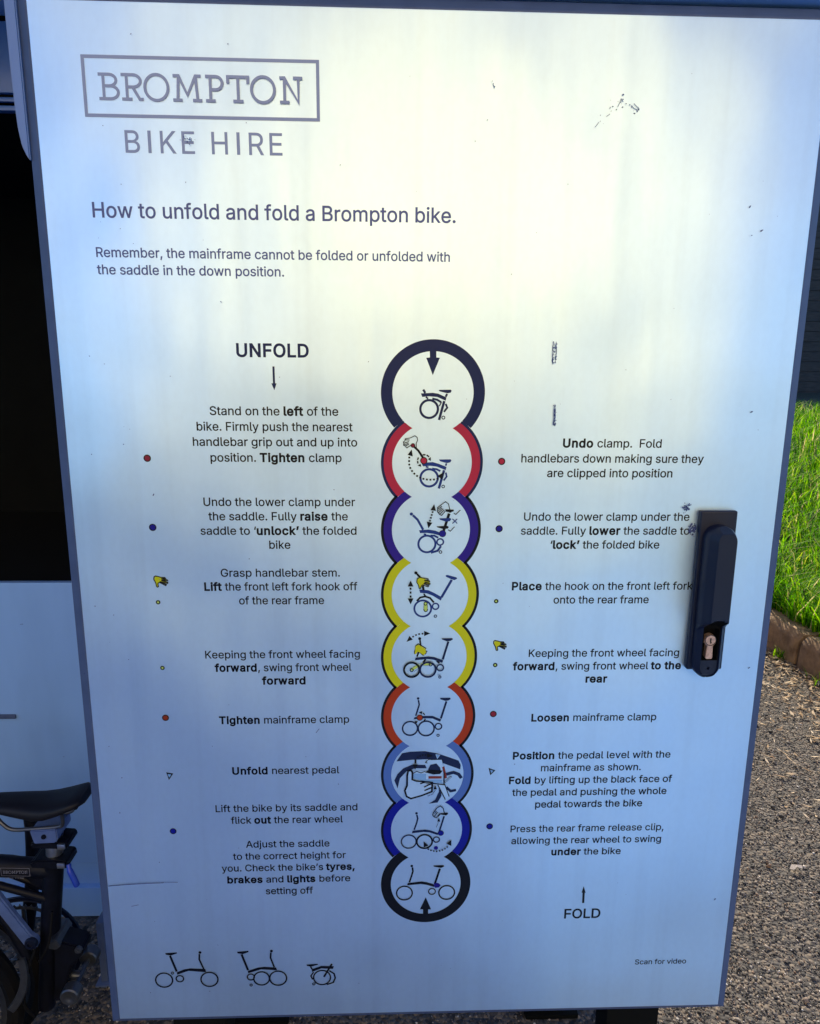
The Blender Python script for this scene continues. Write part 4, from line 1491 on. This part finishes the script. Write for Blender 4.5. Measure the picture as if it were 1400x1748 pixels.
# euro-profile cylinder: round head with a key slot above a narrower tail
bm = bmesh.new()
pf = [(hcx + 0.0072 * math.cos(a), 1.1365 + 0.0072 * math.sin(a)) for a in np.linspace(R(-62), R(242), 28)]
pf += [(hcx - 0.0042, 1.1150), (hcx - 0.0030, 1.1135), (hcx + 0.0030, 1.1135), (hcx + 0.0042, 1.1150)]
prism(bm, pf, -0.0185, -0.0105, bev=0.0005)
obj('lock_cylinder', bm, M['brass'], plate, smooth=True)
p = Print(-0.0186)
p.ring(hcx, 1.1370, 0.0068, 0.0009, 'black')
p.poly([(hcx - .0008, 1.1395), (hcx + .0008, 1.1395), (hcx + .0008, 1.1350), (hcx + .0018, 1.1340), (hcx, 1.1325), (hcx - .0008, 1.1350)], 'black')
p.build('keyhole', plate)

# ------------------------------------------------------------------ neighbouring locker bank
YL = 0.866
nl = thing('locker_bank', 'white locker bank behind, its upper bay open and dark above a closed lower door', 'bike locker', (-1.1, 1.3, 0))
XA, XB = -2.6, 0.22
# carcass: sides, back, floor of the bay, top
bm = bmesh.new()
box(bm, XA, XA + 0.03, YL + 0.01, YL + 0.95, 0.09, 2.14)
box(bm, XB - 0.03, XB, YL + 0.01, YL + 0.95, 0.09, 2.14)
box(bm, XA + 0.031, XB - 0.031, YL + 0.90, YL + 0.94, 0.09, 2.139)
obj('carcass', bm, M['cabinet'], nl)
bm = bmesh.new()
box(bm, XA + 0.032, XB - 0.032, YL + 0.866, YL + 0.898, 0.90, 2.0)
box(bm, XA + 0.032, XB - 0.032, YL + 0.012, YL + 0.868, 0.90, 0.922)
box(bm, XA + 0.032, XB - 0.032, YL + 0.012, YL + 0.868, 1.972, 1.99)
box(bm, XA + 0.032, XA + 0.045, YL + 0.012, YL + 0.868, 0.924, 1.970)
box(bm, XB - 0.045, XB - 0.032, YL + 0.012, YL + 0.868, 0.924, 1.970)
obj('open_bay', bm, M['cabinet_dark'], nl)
for xa, xb in ((XA, -1.10), (-1.094, XB)):
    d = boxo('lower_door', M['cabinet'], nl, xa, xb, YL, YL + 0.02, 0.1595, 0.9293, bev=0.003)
    if xa > -2:
        q = Print(YL)
        rs2 = random.Random(3)
        for cx, cz in ((-.936, .8245), (-.9325, .8250), (-.866, .469)):
            q.poly([(cx + .0022 * math.cos(a) * rs2.uniform(.5, 1.3), cz + .0008 * math.sin(a) * rs2.uniform(.5, 1.3)) for a in np.linspace(0, 5.6, 8)], 'scuff')
        q.build('scuff_mark', d)['kind'] = 'stuff'
        boxo('pull_slot', M['frame'], d, -1.055, -0.972, YL - 0.006, YL - 0.0003, 0.577, 0.588, bev=0.002)
boxo('plinth', M['cabinet'], nl, XA, XB, YL + 0.012, YL + 0.9, 0.089, 0.1575, bev=0.002)
boxo('footing', M['cabinet'], nl, XA - 0.02, XB + 0.02, YL - 0.004, YL + 0.96, 0.0, 0.0885, bev=0.006)
# header: two boards with shadow gaps between them
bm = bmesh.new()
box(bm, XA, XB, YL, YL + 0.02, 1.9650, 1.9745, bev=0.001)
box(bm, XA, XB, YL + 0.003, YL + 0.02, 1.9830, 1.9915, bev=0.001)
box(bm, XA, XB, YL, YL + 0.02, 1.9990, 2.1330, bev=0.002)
obj('header', bm, M['shaded_paint'], nl, smooth=True)
bm = bmesh.new()
box(bm, XA - 0.03, XB + 0.03, YL - 0.55, YL + 1.0, 2.1480, 2.30, bev=0.006)  # deep overhang out of view, added to shade the header
obj('roof', bm, M['cabinet'], nl, smooth=True)
bm = bmesh.new()
box(bm, XA + 0.002, XB - 0.002, YL + 0.012, YL + 0.03, 1.97, 2.1475)
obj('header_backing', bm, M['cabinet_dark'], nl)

sb = thing('shade_building', 'plain brick building hidden behind the locker bank, added to shade the forecourt', 'building', (-4, 3.5, 0))  # hidden block added to keep sun off the ground before the sign
bm = bmesh.new()
box(bm, -9, 0.80, 1.98, 6.0, 0, 5.2)
obj('wall', bm, M['brick_wall'], sb)
bm = bmesh.new()
box(bm, -9.1, 0.90, 1.90, 6.1, 5.2, 5.36)
obj('coping', bm, M['post'], sb)

t = thing('ground_post', 'short grey steel stub post in the gravel beside the locker edge', 'post', (-0.718, 0.67, 0))
bm = bmesh.new()
box(bm, -0.7265, -0.7095, 0.652, 0.690, 0.0, 0.168, bev=0.003)
obj('stub', bm, M['post'], t, smooth=True)
boxo('base_plate', M['post'], t, -0.736, -0.700, 0.640, 0.702, 0.0, 0.006, bev=0.002)

# ------------------------------------------------------------------ the folded hire bike
BY = 0.45
bike = thing('folding_bike', 'black folding hire bike, folded, standing before the locker bank with a blue clamp lever', 'bicycle', (-0.80, BY, 0))
# saddle: cross-sections from nose to tail
prof = [(-0.905, .628, .614, .014), (-0.87, .631, .608, .018), (-0.83, .632, .610, .024), (-0.7868, .632, .6110, .028), (-0.7446, .6310, .6025, .034),
        (-0.7157, .6300, .5975, .038), (-0.6926, .6310, .6005, .041), (-0.6658, .6360, .6110, .042), (-0.6361, .6440, .6240, .040), (-0.6250, .6440, .6290, .033), (-0.6200, .6360, .6310, .022)]
bm = bmesh.new()
rings = []
NS = 28
for x, zt_, zb_, hw_ in prof:
    row = []
    for k in range(NS):
        a = 2 * math.pi * k / NS
        c, s_ = math.cos(a), math.sin(a)
        yy = hw_ * math.copysign(abs(c) ** 0.75, c)
        zz = (zt_ + zb_) / 2 + (zt_ - zb_) / 2 * math.copysign(abs(s_) ** 0.7, s_)
        row.append(bm.verts.new((x, BY + yy, zz)))
    rings.append(row)
for a, b_ in zip(rings, rings[1:]):
    for k in range(NS):
        bm.faces.new((a[k], a[(k + 1) % NS], b_[(k + 1) % NS], b_[k]))
bm.faces.new(rings[0]); bm.faces.new(rings[-1])
bmesh.ops.subdivide_edges(bm, edges=list(bm.edges), cuts=1, smooth=0.6, use_grid_fill=True)
saddle = obj('saddle', bm, M['saddle'], bike, smooth=True)
bm = bmesh.new()
for dy in (-0.022, 0.022):
    tube(bm, smooth_path([(-0.86, BY + dy * .4, .618), (-0.80, BY + dy * .7, .612), (-0.7781, BY + dy, .5932), (-0.760, BY + dy, .5790), (-0.7227, BY + dy, .5793), (-0.6738, BY + dy, .5834), (-0.6630, BY + dy * 1.1, .5914), (-0.6605, BY + dy * 1.3, .615)]), 0.0037)
obj('saddle_rail', bm, M['dark_steel'], saddle, smooth=True)
boxo('reflector_mount', M['bike_paint'], saddle, -0.646, -0.640, BY - 0.012, BY + 0.012, .611, .628, bev=0.002)
bm = bmesh.new()
prism(bm, [(-.724, .5800), (-.674, .5825), (-.672, .562), (-.678, .5535), (-.718, .5520)], BY - 0.030, BY + 0.030, bev=0.002)
clampb = obj('saddle_clamp', bm, M['arm_paint'], bike, smooth=True)
bm = bmesh.new()
lathe_y(bm, -.6975, .5685, [(0.0, BY - .0335), (.0038, BY - .0335), (.0045, BY - .0325), (.0045, BY - .029)], n=20)
obj('clamp_bolt', bm, M['bike_paint'], clampb, smooth=True)
# seat post, seat tube
bm = bmesh.new(); tube(bm, [(-.7000, BY, .47), (-.6925, BY, .5535)], .0158, 24); obj('seat_post', bm, M['steel'], bike, smooth=True)
bm = bmesh.new(); tube(bm, [(-.7455, BY, .155), (-.7205, BY, .34), (-.6990, BY, .4995)], [.0165, .0185, .0190], 24); obj('seat_tube', bm, M['bike_paint'], bike, smooth=True)
for nm, z, x in (('saddle_height_collar', .5425, -.6940), ('seat_clamp', .5010, -.6985)):
    bm = bmesh.new()
    h_ = .0085 if nm[1] == 'a' else .0105
    prism(bm, [(x - .036, z + h_ * .4), (x - .030, z + h_ * .9), (x + .006, z + h_), (x + .034, z + h_ * .7), (x + .036, z - h_ * .8), (x + .020, z - h_), (x - .034, z - h_ * .7)], BY - .0235, BY + .0235, bev=.003)
    c_ = obj(nm, bm, M['bike_paint'], bike, smooth=True)
    boxo('clamp_insert', M['steel'], c_, x + .017, x + .031, BY - .0265, BY - .0225, z - .0055, z + .0050, bev=.001)
    if nm == 'seat_clamp':
        bm = bmesh.new()
        tube(bm, smooth_path([(-.6620, BY - .020, .500), (-.6585, BY - .024, .489), (-.6510, BY - .026, .470), (-.6470, BY - .026, .457)], 5), [.0045] * 5 + [.0058] * 10 + [.0050], 14)
        obj('clamp_lever', bm, M['plastic_blue'], c_, smooth=True)
# main tube running off to the left
bm = bmesh.new()
tube(bm, smooth_path([(-.7000, BY, .4745), (-.77, BY, .4810), (-.86, BY, .4870), (-.97, BY, .4855), (-1.10, BY, .4690), (-1.21, BY, .4420)], 5), [.0190] * 6 + [.0205] * 20, 24)
mt = obj('main_tube', bm, M['bike_paint'], bike, smooth=True)
# grey decal on the near side of the tube, lying just proud of it
yd = BY - 0.0216
p = Print(yd)
for a, b_ in (((-.7908, .4955), (-.7362, .4935)), ((-.7908, .4785), (-.7362, .4765)), ((-.7904, .4955), (-.7904, .4785)), ((-.7366, .4935), (-.7366, .4765))):
    p.line([a, b_], .0007, 'decal')
p.build('decal_box', mt)
k_ = (0.0546 - 0.007) / (.1345 - -.3373 + 0) if False else (0.0546 - 0.0075) / (.3373 - .1345)
wordmark('decal_wordmark', mt, [(c, -.7870 + (a + .3373) * k_, -.7870 + (b_ + .3373) * k_) for c, a, b_ in LET], .4828, .4893, .0008, y=yd, ink='decal')
vs, fs, w_ = text_line('BIKE HIRE', track=0.07)
p = Print(yd)
p.add([(-.7845 + a * .036 / w_, .4712 + b_ * .0062) for a, b_ in vs], fs, 'decal')
p.build('decal_text', mt)
# rear triangle
bm = bmesh.new(); tube(bm, [(-.85, BY + .012, .484), (-.7100, BY + .012, .4150)], .0075, 16); tube(bm, [(-.85, BY - .03, .484), (-.7080, BY - .010, .4140)], .0075, 16); obj('rear_stay', bm, M['bike_paint'], bike, smooth=True)
bm = bmesh.new(); prism(bm, [(-.762, .466), (-.712, .466), (-.722, .428), (-.735, .432)], BY - .006, BY + .006, bev=.002); obj('gusset', bm, M['bike_paint'], bike)
bm = bmesh.new(); tube(bm, [(-.85, BY - .028, .50), (-.7840, BY - .028, .375), (-.755, BY - .028, .30)], .010, 16); obj('chain_stay', bm, M['bike_paint'], bike, smooth=True)
# crank and chainring
bm = bmesh.new()
prism(bm, [(-0.8028, 0.4690), (-0.7911, 0.4473), (-0.7396, 0.3552), (-0.7301, 0.3499), (-0.7270, 0.3378), (-0.7325, 0.3259), (-0.7430, 0.3220), (-0.7550, 0.3316), (-0.8076, 0.4260)], .412, .426, bev=.003)
crank = obj('swing_arm', bm, M['arm_paint'], bike, smooth=True)
bm = bmesh.new()
lathe_y(bm, -0.7396, 0.3409, [(0.0, .4095), (.0055, .4095), (.0060, .406), (.0105, .406), (.0120, .408), (.0120, .414)], n=32)
obj('pivot_bolt', bm, M['plastic'], crank, smooth=True)
bm = bmesh.new()
BX, BZ = -.8060, .2480
lathe_y(bm, BX, BZ, [(.084, BY + .060), (.084, BY + .0625), (.090, BY + .0625), (.090, BY + .060), (.084, BY + .060)], n=72)
for k in range(50):
    a = 2 * math.pi * k / 50
    c, s_ = math.cos(a), math.sin(a)
    prism(bm, [(BX + .090 * c - .0030 * s_, BZ + .090 * s_ + .0030 * c), (BX + .0955 * c, BZ + .0955 * s_), (BX + .090 * c + .0030 * s_, BZ + .090 * s_ - .0030 * c)], BY + .0602, BY + .0623)
for k in range(5):
    a = 2 * math.pi * k / 5 + .3
    tube(bm, [(BX, BY + .0612, BZ), (BX + .086 * math.cos(a), BY + .0612, BZ + .086 * math.sin(a))], .0045, 8)
obj('chainring', bm, M['dark_steel'], bike, smooth=True)
bm = bmesh.new()
lathe_y(bm, -.8040, .2440, [(.107, BY + .059), (.1095, BY + .060), (.1145, BY + .060), (.1165, BY + .059), (.1165, BY + .064), (.1145, BY + .066), (.1075, BY + .064), (.107, BY + .059)], n=72)
obj('chain_guard', bm, M['plastic'], bike, smooth=True)


def wheel(nm, cx, cz, y, r):
    bm = bmesh.new()
    lathe_y(bm, cx, cz, [(r - .030, y - .010), (r - .018, y - .0165), (r - .006, y - .0130), (r, y), (r - .006, y + .0130), (r - .018, y + .0165), (r - .030, y + .010)], n=72)
    w_ = obj(nm, bm, M['rubber'], bike, smooth=True)
    bm = bmesh.new()
    lathe_y(bm, cx, cz, [(r - .026, y - .009), (r - .042, y - .0085), (r - .045, y), (r - .042, y + .0085), (r - .026, y + .009)], n=72)
    obj('rim', bm, M['dark_steel'], w_, smooth=True)
    bm = bmesh.new()
    for k in range(28):
        a = 2 * math.pi * k / 28
        b2_ = a + (.5 if k % 2 else -.5)
        tube(bm, [(cx + .018 * math.cos(b2_), y + (.024 if k % 4 < 2 else -.024), cz + .018 * math.sin(b2_)), (cx + (r - .043) * math.cos(a), y, cz + (r - .043) * math.sin(a))], .0010, 5)
    obj('spoke', bm, M['dark_steel'], w_)['kind'] = 'stuff'
    bm = bmesh.new()
    lathe_y(bm, cx, cz, [(0, y - .034), (.008, y - .034), (.010, y - .026), (.020, y - .026), (.020, y - .022), (.013, y - .018), (.013, y + .018), (.020, y + .022), (.020, y + .026), (0, y + .030)], n=28)
    obj('hub', bm, M['dark_steel'], w_, smooth=True)
    return w_


wheel('rear_wheel', -.955, .199, BY + .035, .198)
wheel('front_wheel', -.968, .199, BY - .033, .198)
bm = bmesh.new()
lathe_y(bm, -.872, .310, [(.125, BY - .075), (.1385, BY - .075), (.1395, BY - .072), (.1385, BY - .069), (.125, BY - .069), (.124, BY - .072), (.125, BY - .075)], n=30, a0=R(-42), a1=R(12))
obj('mudguard_stay', bm, M['dark_steel'], bike, smooth=True)
# suspension hinge bracket below the seat tube
bm = bmesh.new()
prism(bm, [(-0.7090, 0.3309), (-0.6622, 0.3158), (-0.6511, 0.3086), (-0.6523, 0.2946), (-0.6750, 0.2704), (-0.6913, 0.2209), (-0.7035, 0.1852), (-0.7183, 0.1856), (-0.7083, 0.2924)], .428, BY + .022, bev=.003)
br = obj('hinge_bracket', bm, M['bike_paint'], bike, smooth=True)
bm = bmesh.new()
lathe_y(bm, -0.6578, 0.3098, [(0, BY - .0265), (.0032, BY - .0265), (.0036, BY - .0280), (.0062, BY - .0280), (.0070, BY - .0265), (.0070, BY - .021)], n=24)
obj('hinge_bolt', bm, M['dark_steel'], br, smooth=True)
for x, y in ((-0.6721, BY - .040), (-0.6721, BY + .050)):
    bm = bmesh.new()
    lathe_y(bm, x, 0.2247, [(0, y - .011), (.006, y - .011), (.008, y - .0125), (.0165, y - .0125), (.0185, y - .010), (.0185, y + .010), (.0165, y + .0125), (0, y + .0125)], n=28)
    obj('roller_wheel', bm, M['dark_steel'], bike, smooth=True)
bm = bmesh.new(); tube(bm, [(-0.6721, BY - .045, 0.2247), (-0.6721, BY + .055, 0.2247)], .005, 12); tube(bm, [(-0.6721, BY, 0.2247), (-0.7021, BY, 0.2297)], .009, 12); obj('roller_axle', bm, M['dark_steel'], bike, smooth=True)
# folded stem, handlebar and cables seen behind the frame
bm = bmesh.new(); tube(bm, smooth_path([(-.795, BY + .10, .56), (-.790, BY + .10, .50), (-.800, BY + .10, .38), (-.83, BY + .10, .22)], 4), .014, 14); obj('folded_stem', bm, M['bike_paint'], bike, smooth=True)
bm = bmesh.new()
for k in range(5):
    o_ = .012 * k
    tube(bm, smooth_path([(-.90, BY - .06 - o_ * .3, .47 - o_), (-.83 + o_ * .4, BY - .085, .40 - o_), (-.802 + o_ * .5, BY - .09, .32), (-.815, BY - .08, .20 + o_), (-.87, BY - .06, .13)], 6), .0022, 7)
obj('cable', bm, M['plastic'], bike, smooth=True)
bm = bmesh.new()
tube(bm, smooth_path([(-.735, BY - .028, .33), (-.752, BY - .045, .27), (-.760, BY - .05, .21), (-.752, BY - .035, .165)], 6), .0028, 8)
tube(bm, smooth_path([(-.700, BY - .026, .40), (-.706, BY - .04, .34), (-.728, BY - .04, .30)], 6), .0024, 8)
obj('brake_cable', bm, M['rubber'], bike, smooth=True)
bm = bmesh.new(); prism(bm, [(-.712, .335), (-.698, .338), (-.690, .322), (-.700, .314), (-.714, .318)], BY - .03, BY + .03, bev=.002); obj('brake_caliper', bm, M['dark_steel'], bike, smooth=True)
bm = bmesh.new(); prism(bm, [(-.80, .150), (-.745, .158), (-.742, .140), (-.795, .128)], BY - .085, BY - .06, bev=.003); obj('pedal', bm, M['plastic'], bike, smooth=True)

# ------------------------------------------------------------------ sunlit house behind the camera, added so the sign reflects a warm glow
hs = thing('glow_house', 'cream house out of view, added to reflect warm light into the sign', 'house', (-0.5, -11, 0))
hx_a, hx_b, hy = -5.4, 7.4, -9.0
bm = bmesh.new()
gx = (hx_a + hx_b) / 2
prism(bm, [(hx_a, 0), (hx_b, 0), (hx_b, 8.4), (gx, 11.4), (hx_a, 8.4)], hy, hy - 7)
obj('wall', bm, M['render'], hs)
bm = bmesh.new()
prism(bm, [(hx_a - .3, 8.21), (gx, 11.42), (hx_b + .3, 8.21), (hx_b + .3, 8.38), (gx, 11.62), (hx_a - .3, 8.38)], hy + .25, hy - 7.2)
obj('roof', bm, M['roof'], hs)
for x, z, w_, h_ in ((-3.4, 1.0, 1.1, 1.2), (1.4, 1.0, 1.2, 1.2)):
    fr = boxo('window', M['white_trim'], hs, x, x + w_, hy - .02, hy + .04, z, z + h_, bev=.01)
    boxo('pane', M['glass'], fr, x + .07, x + w_ - .07, hy + .038, hy + .046, z + .07, z + h_ - .07)


# pale yard out of view, added to brighten reflections across the sign's middle
bm = bmesh.new()
f = bm.faces.new([bm.verts.new(p) for p in ((-14, -8.98, 0.006), (14, -8.98, 0.006), (14, -3.2, 0.006), (-14, -3.2, 0.006))])
tag(obj('bounce_paving', bm, M['bounce_paving']), kind='structure')

# unseen blue strip added so the sign's lower half reflects blue
bm = bmesh.new()
f = bm.faces.new([bm.verts.new(p) for p in ((-14, -3.1, 0.010), (14, -3.1, 0.010), (14, -0.35, 0.010), (-14, -0.35, 0.010))])
tag(obj('blue_tint_lane', bm, M['lane_paint']), kind='structure')

# unseen hedge added to darken the house's lower reflection in the sign
hd = thing('hedge', 'clipped green hedge out of view, added to darken the lower house reflection', 'hedge', (0, -7.6, 0))
n = 42000
q = np.stack([RNG.uniform(-14, 13, n), RNG.uniform(-8.1, -7.2, n), RNG.uniform(0.03, 1.55, n)], 1)
q[:, 2] *= 1 + 0.06 * np.sin(q[:, 0] * 2.3) + 0.04 * np.sin(q[:, 0] * 7.1)
a = RNG.normal(size=(n, 3)); a /= np.linalg.norm(a, axis=1)[:, None]
b_ = np.cross(a, RNG.normal(size=(n, 3))); b_ /= np.linalg.norm(b_, axis=1)[:, None]
s_ = RNG.uniform(.05, .10, (n, 1))
vs = np.stack([q - a * s_, q + b_ * s_ * .5, q + a * s_, q - b_ * s_ * .5], 1).reshape(-1, 3)
link('foliage', np_mesh('foliage', vs, np.arange(n * 4), 4, np.repeat(RNG.random(n), 4)), M['hedge_leaf'], hd)
for k in range(26):
    bm = bmesh.new()
    x = -13.5 + k * 1.04
    tube(bm, [(x, -7.65, 0), (x + .05, -7.62, .9), (x + random.uniform(-.2, .2), -7.6, 1.8)], [.03, .02, .008], 7)
    obj('stem', bm, M['soil'], hd)
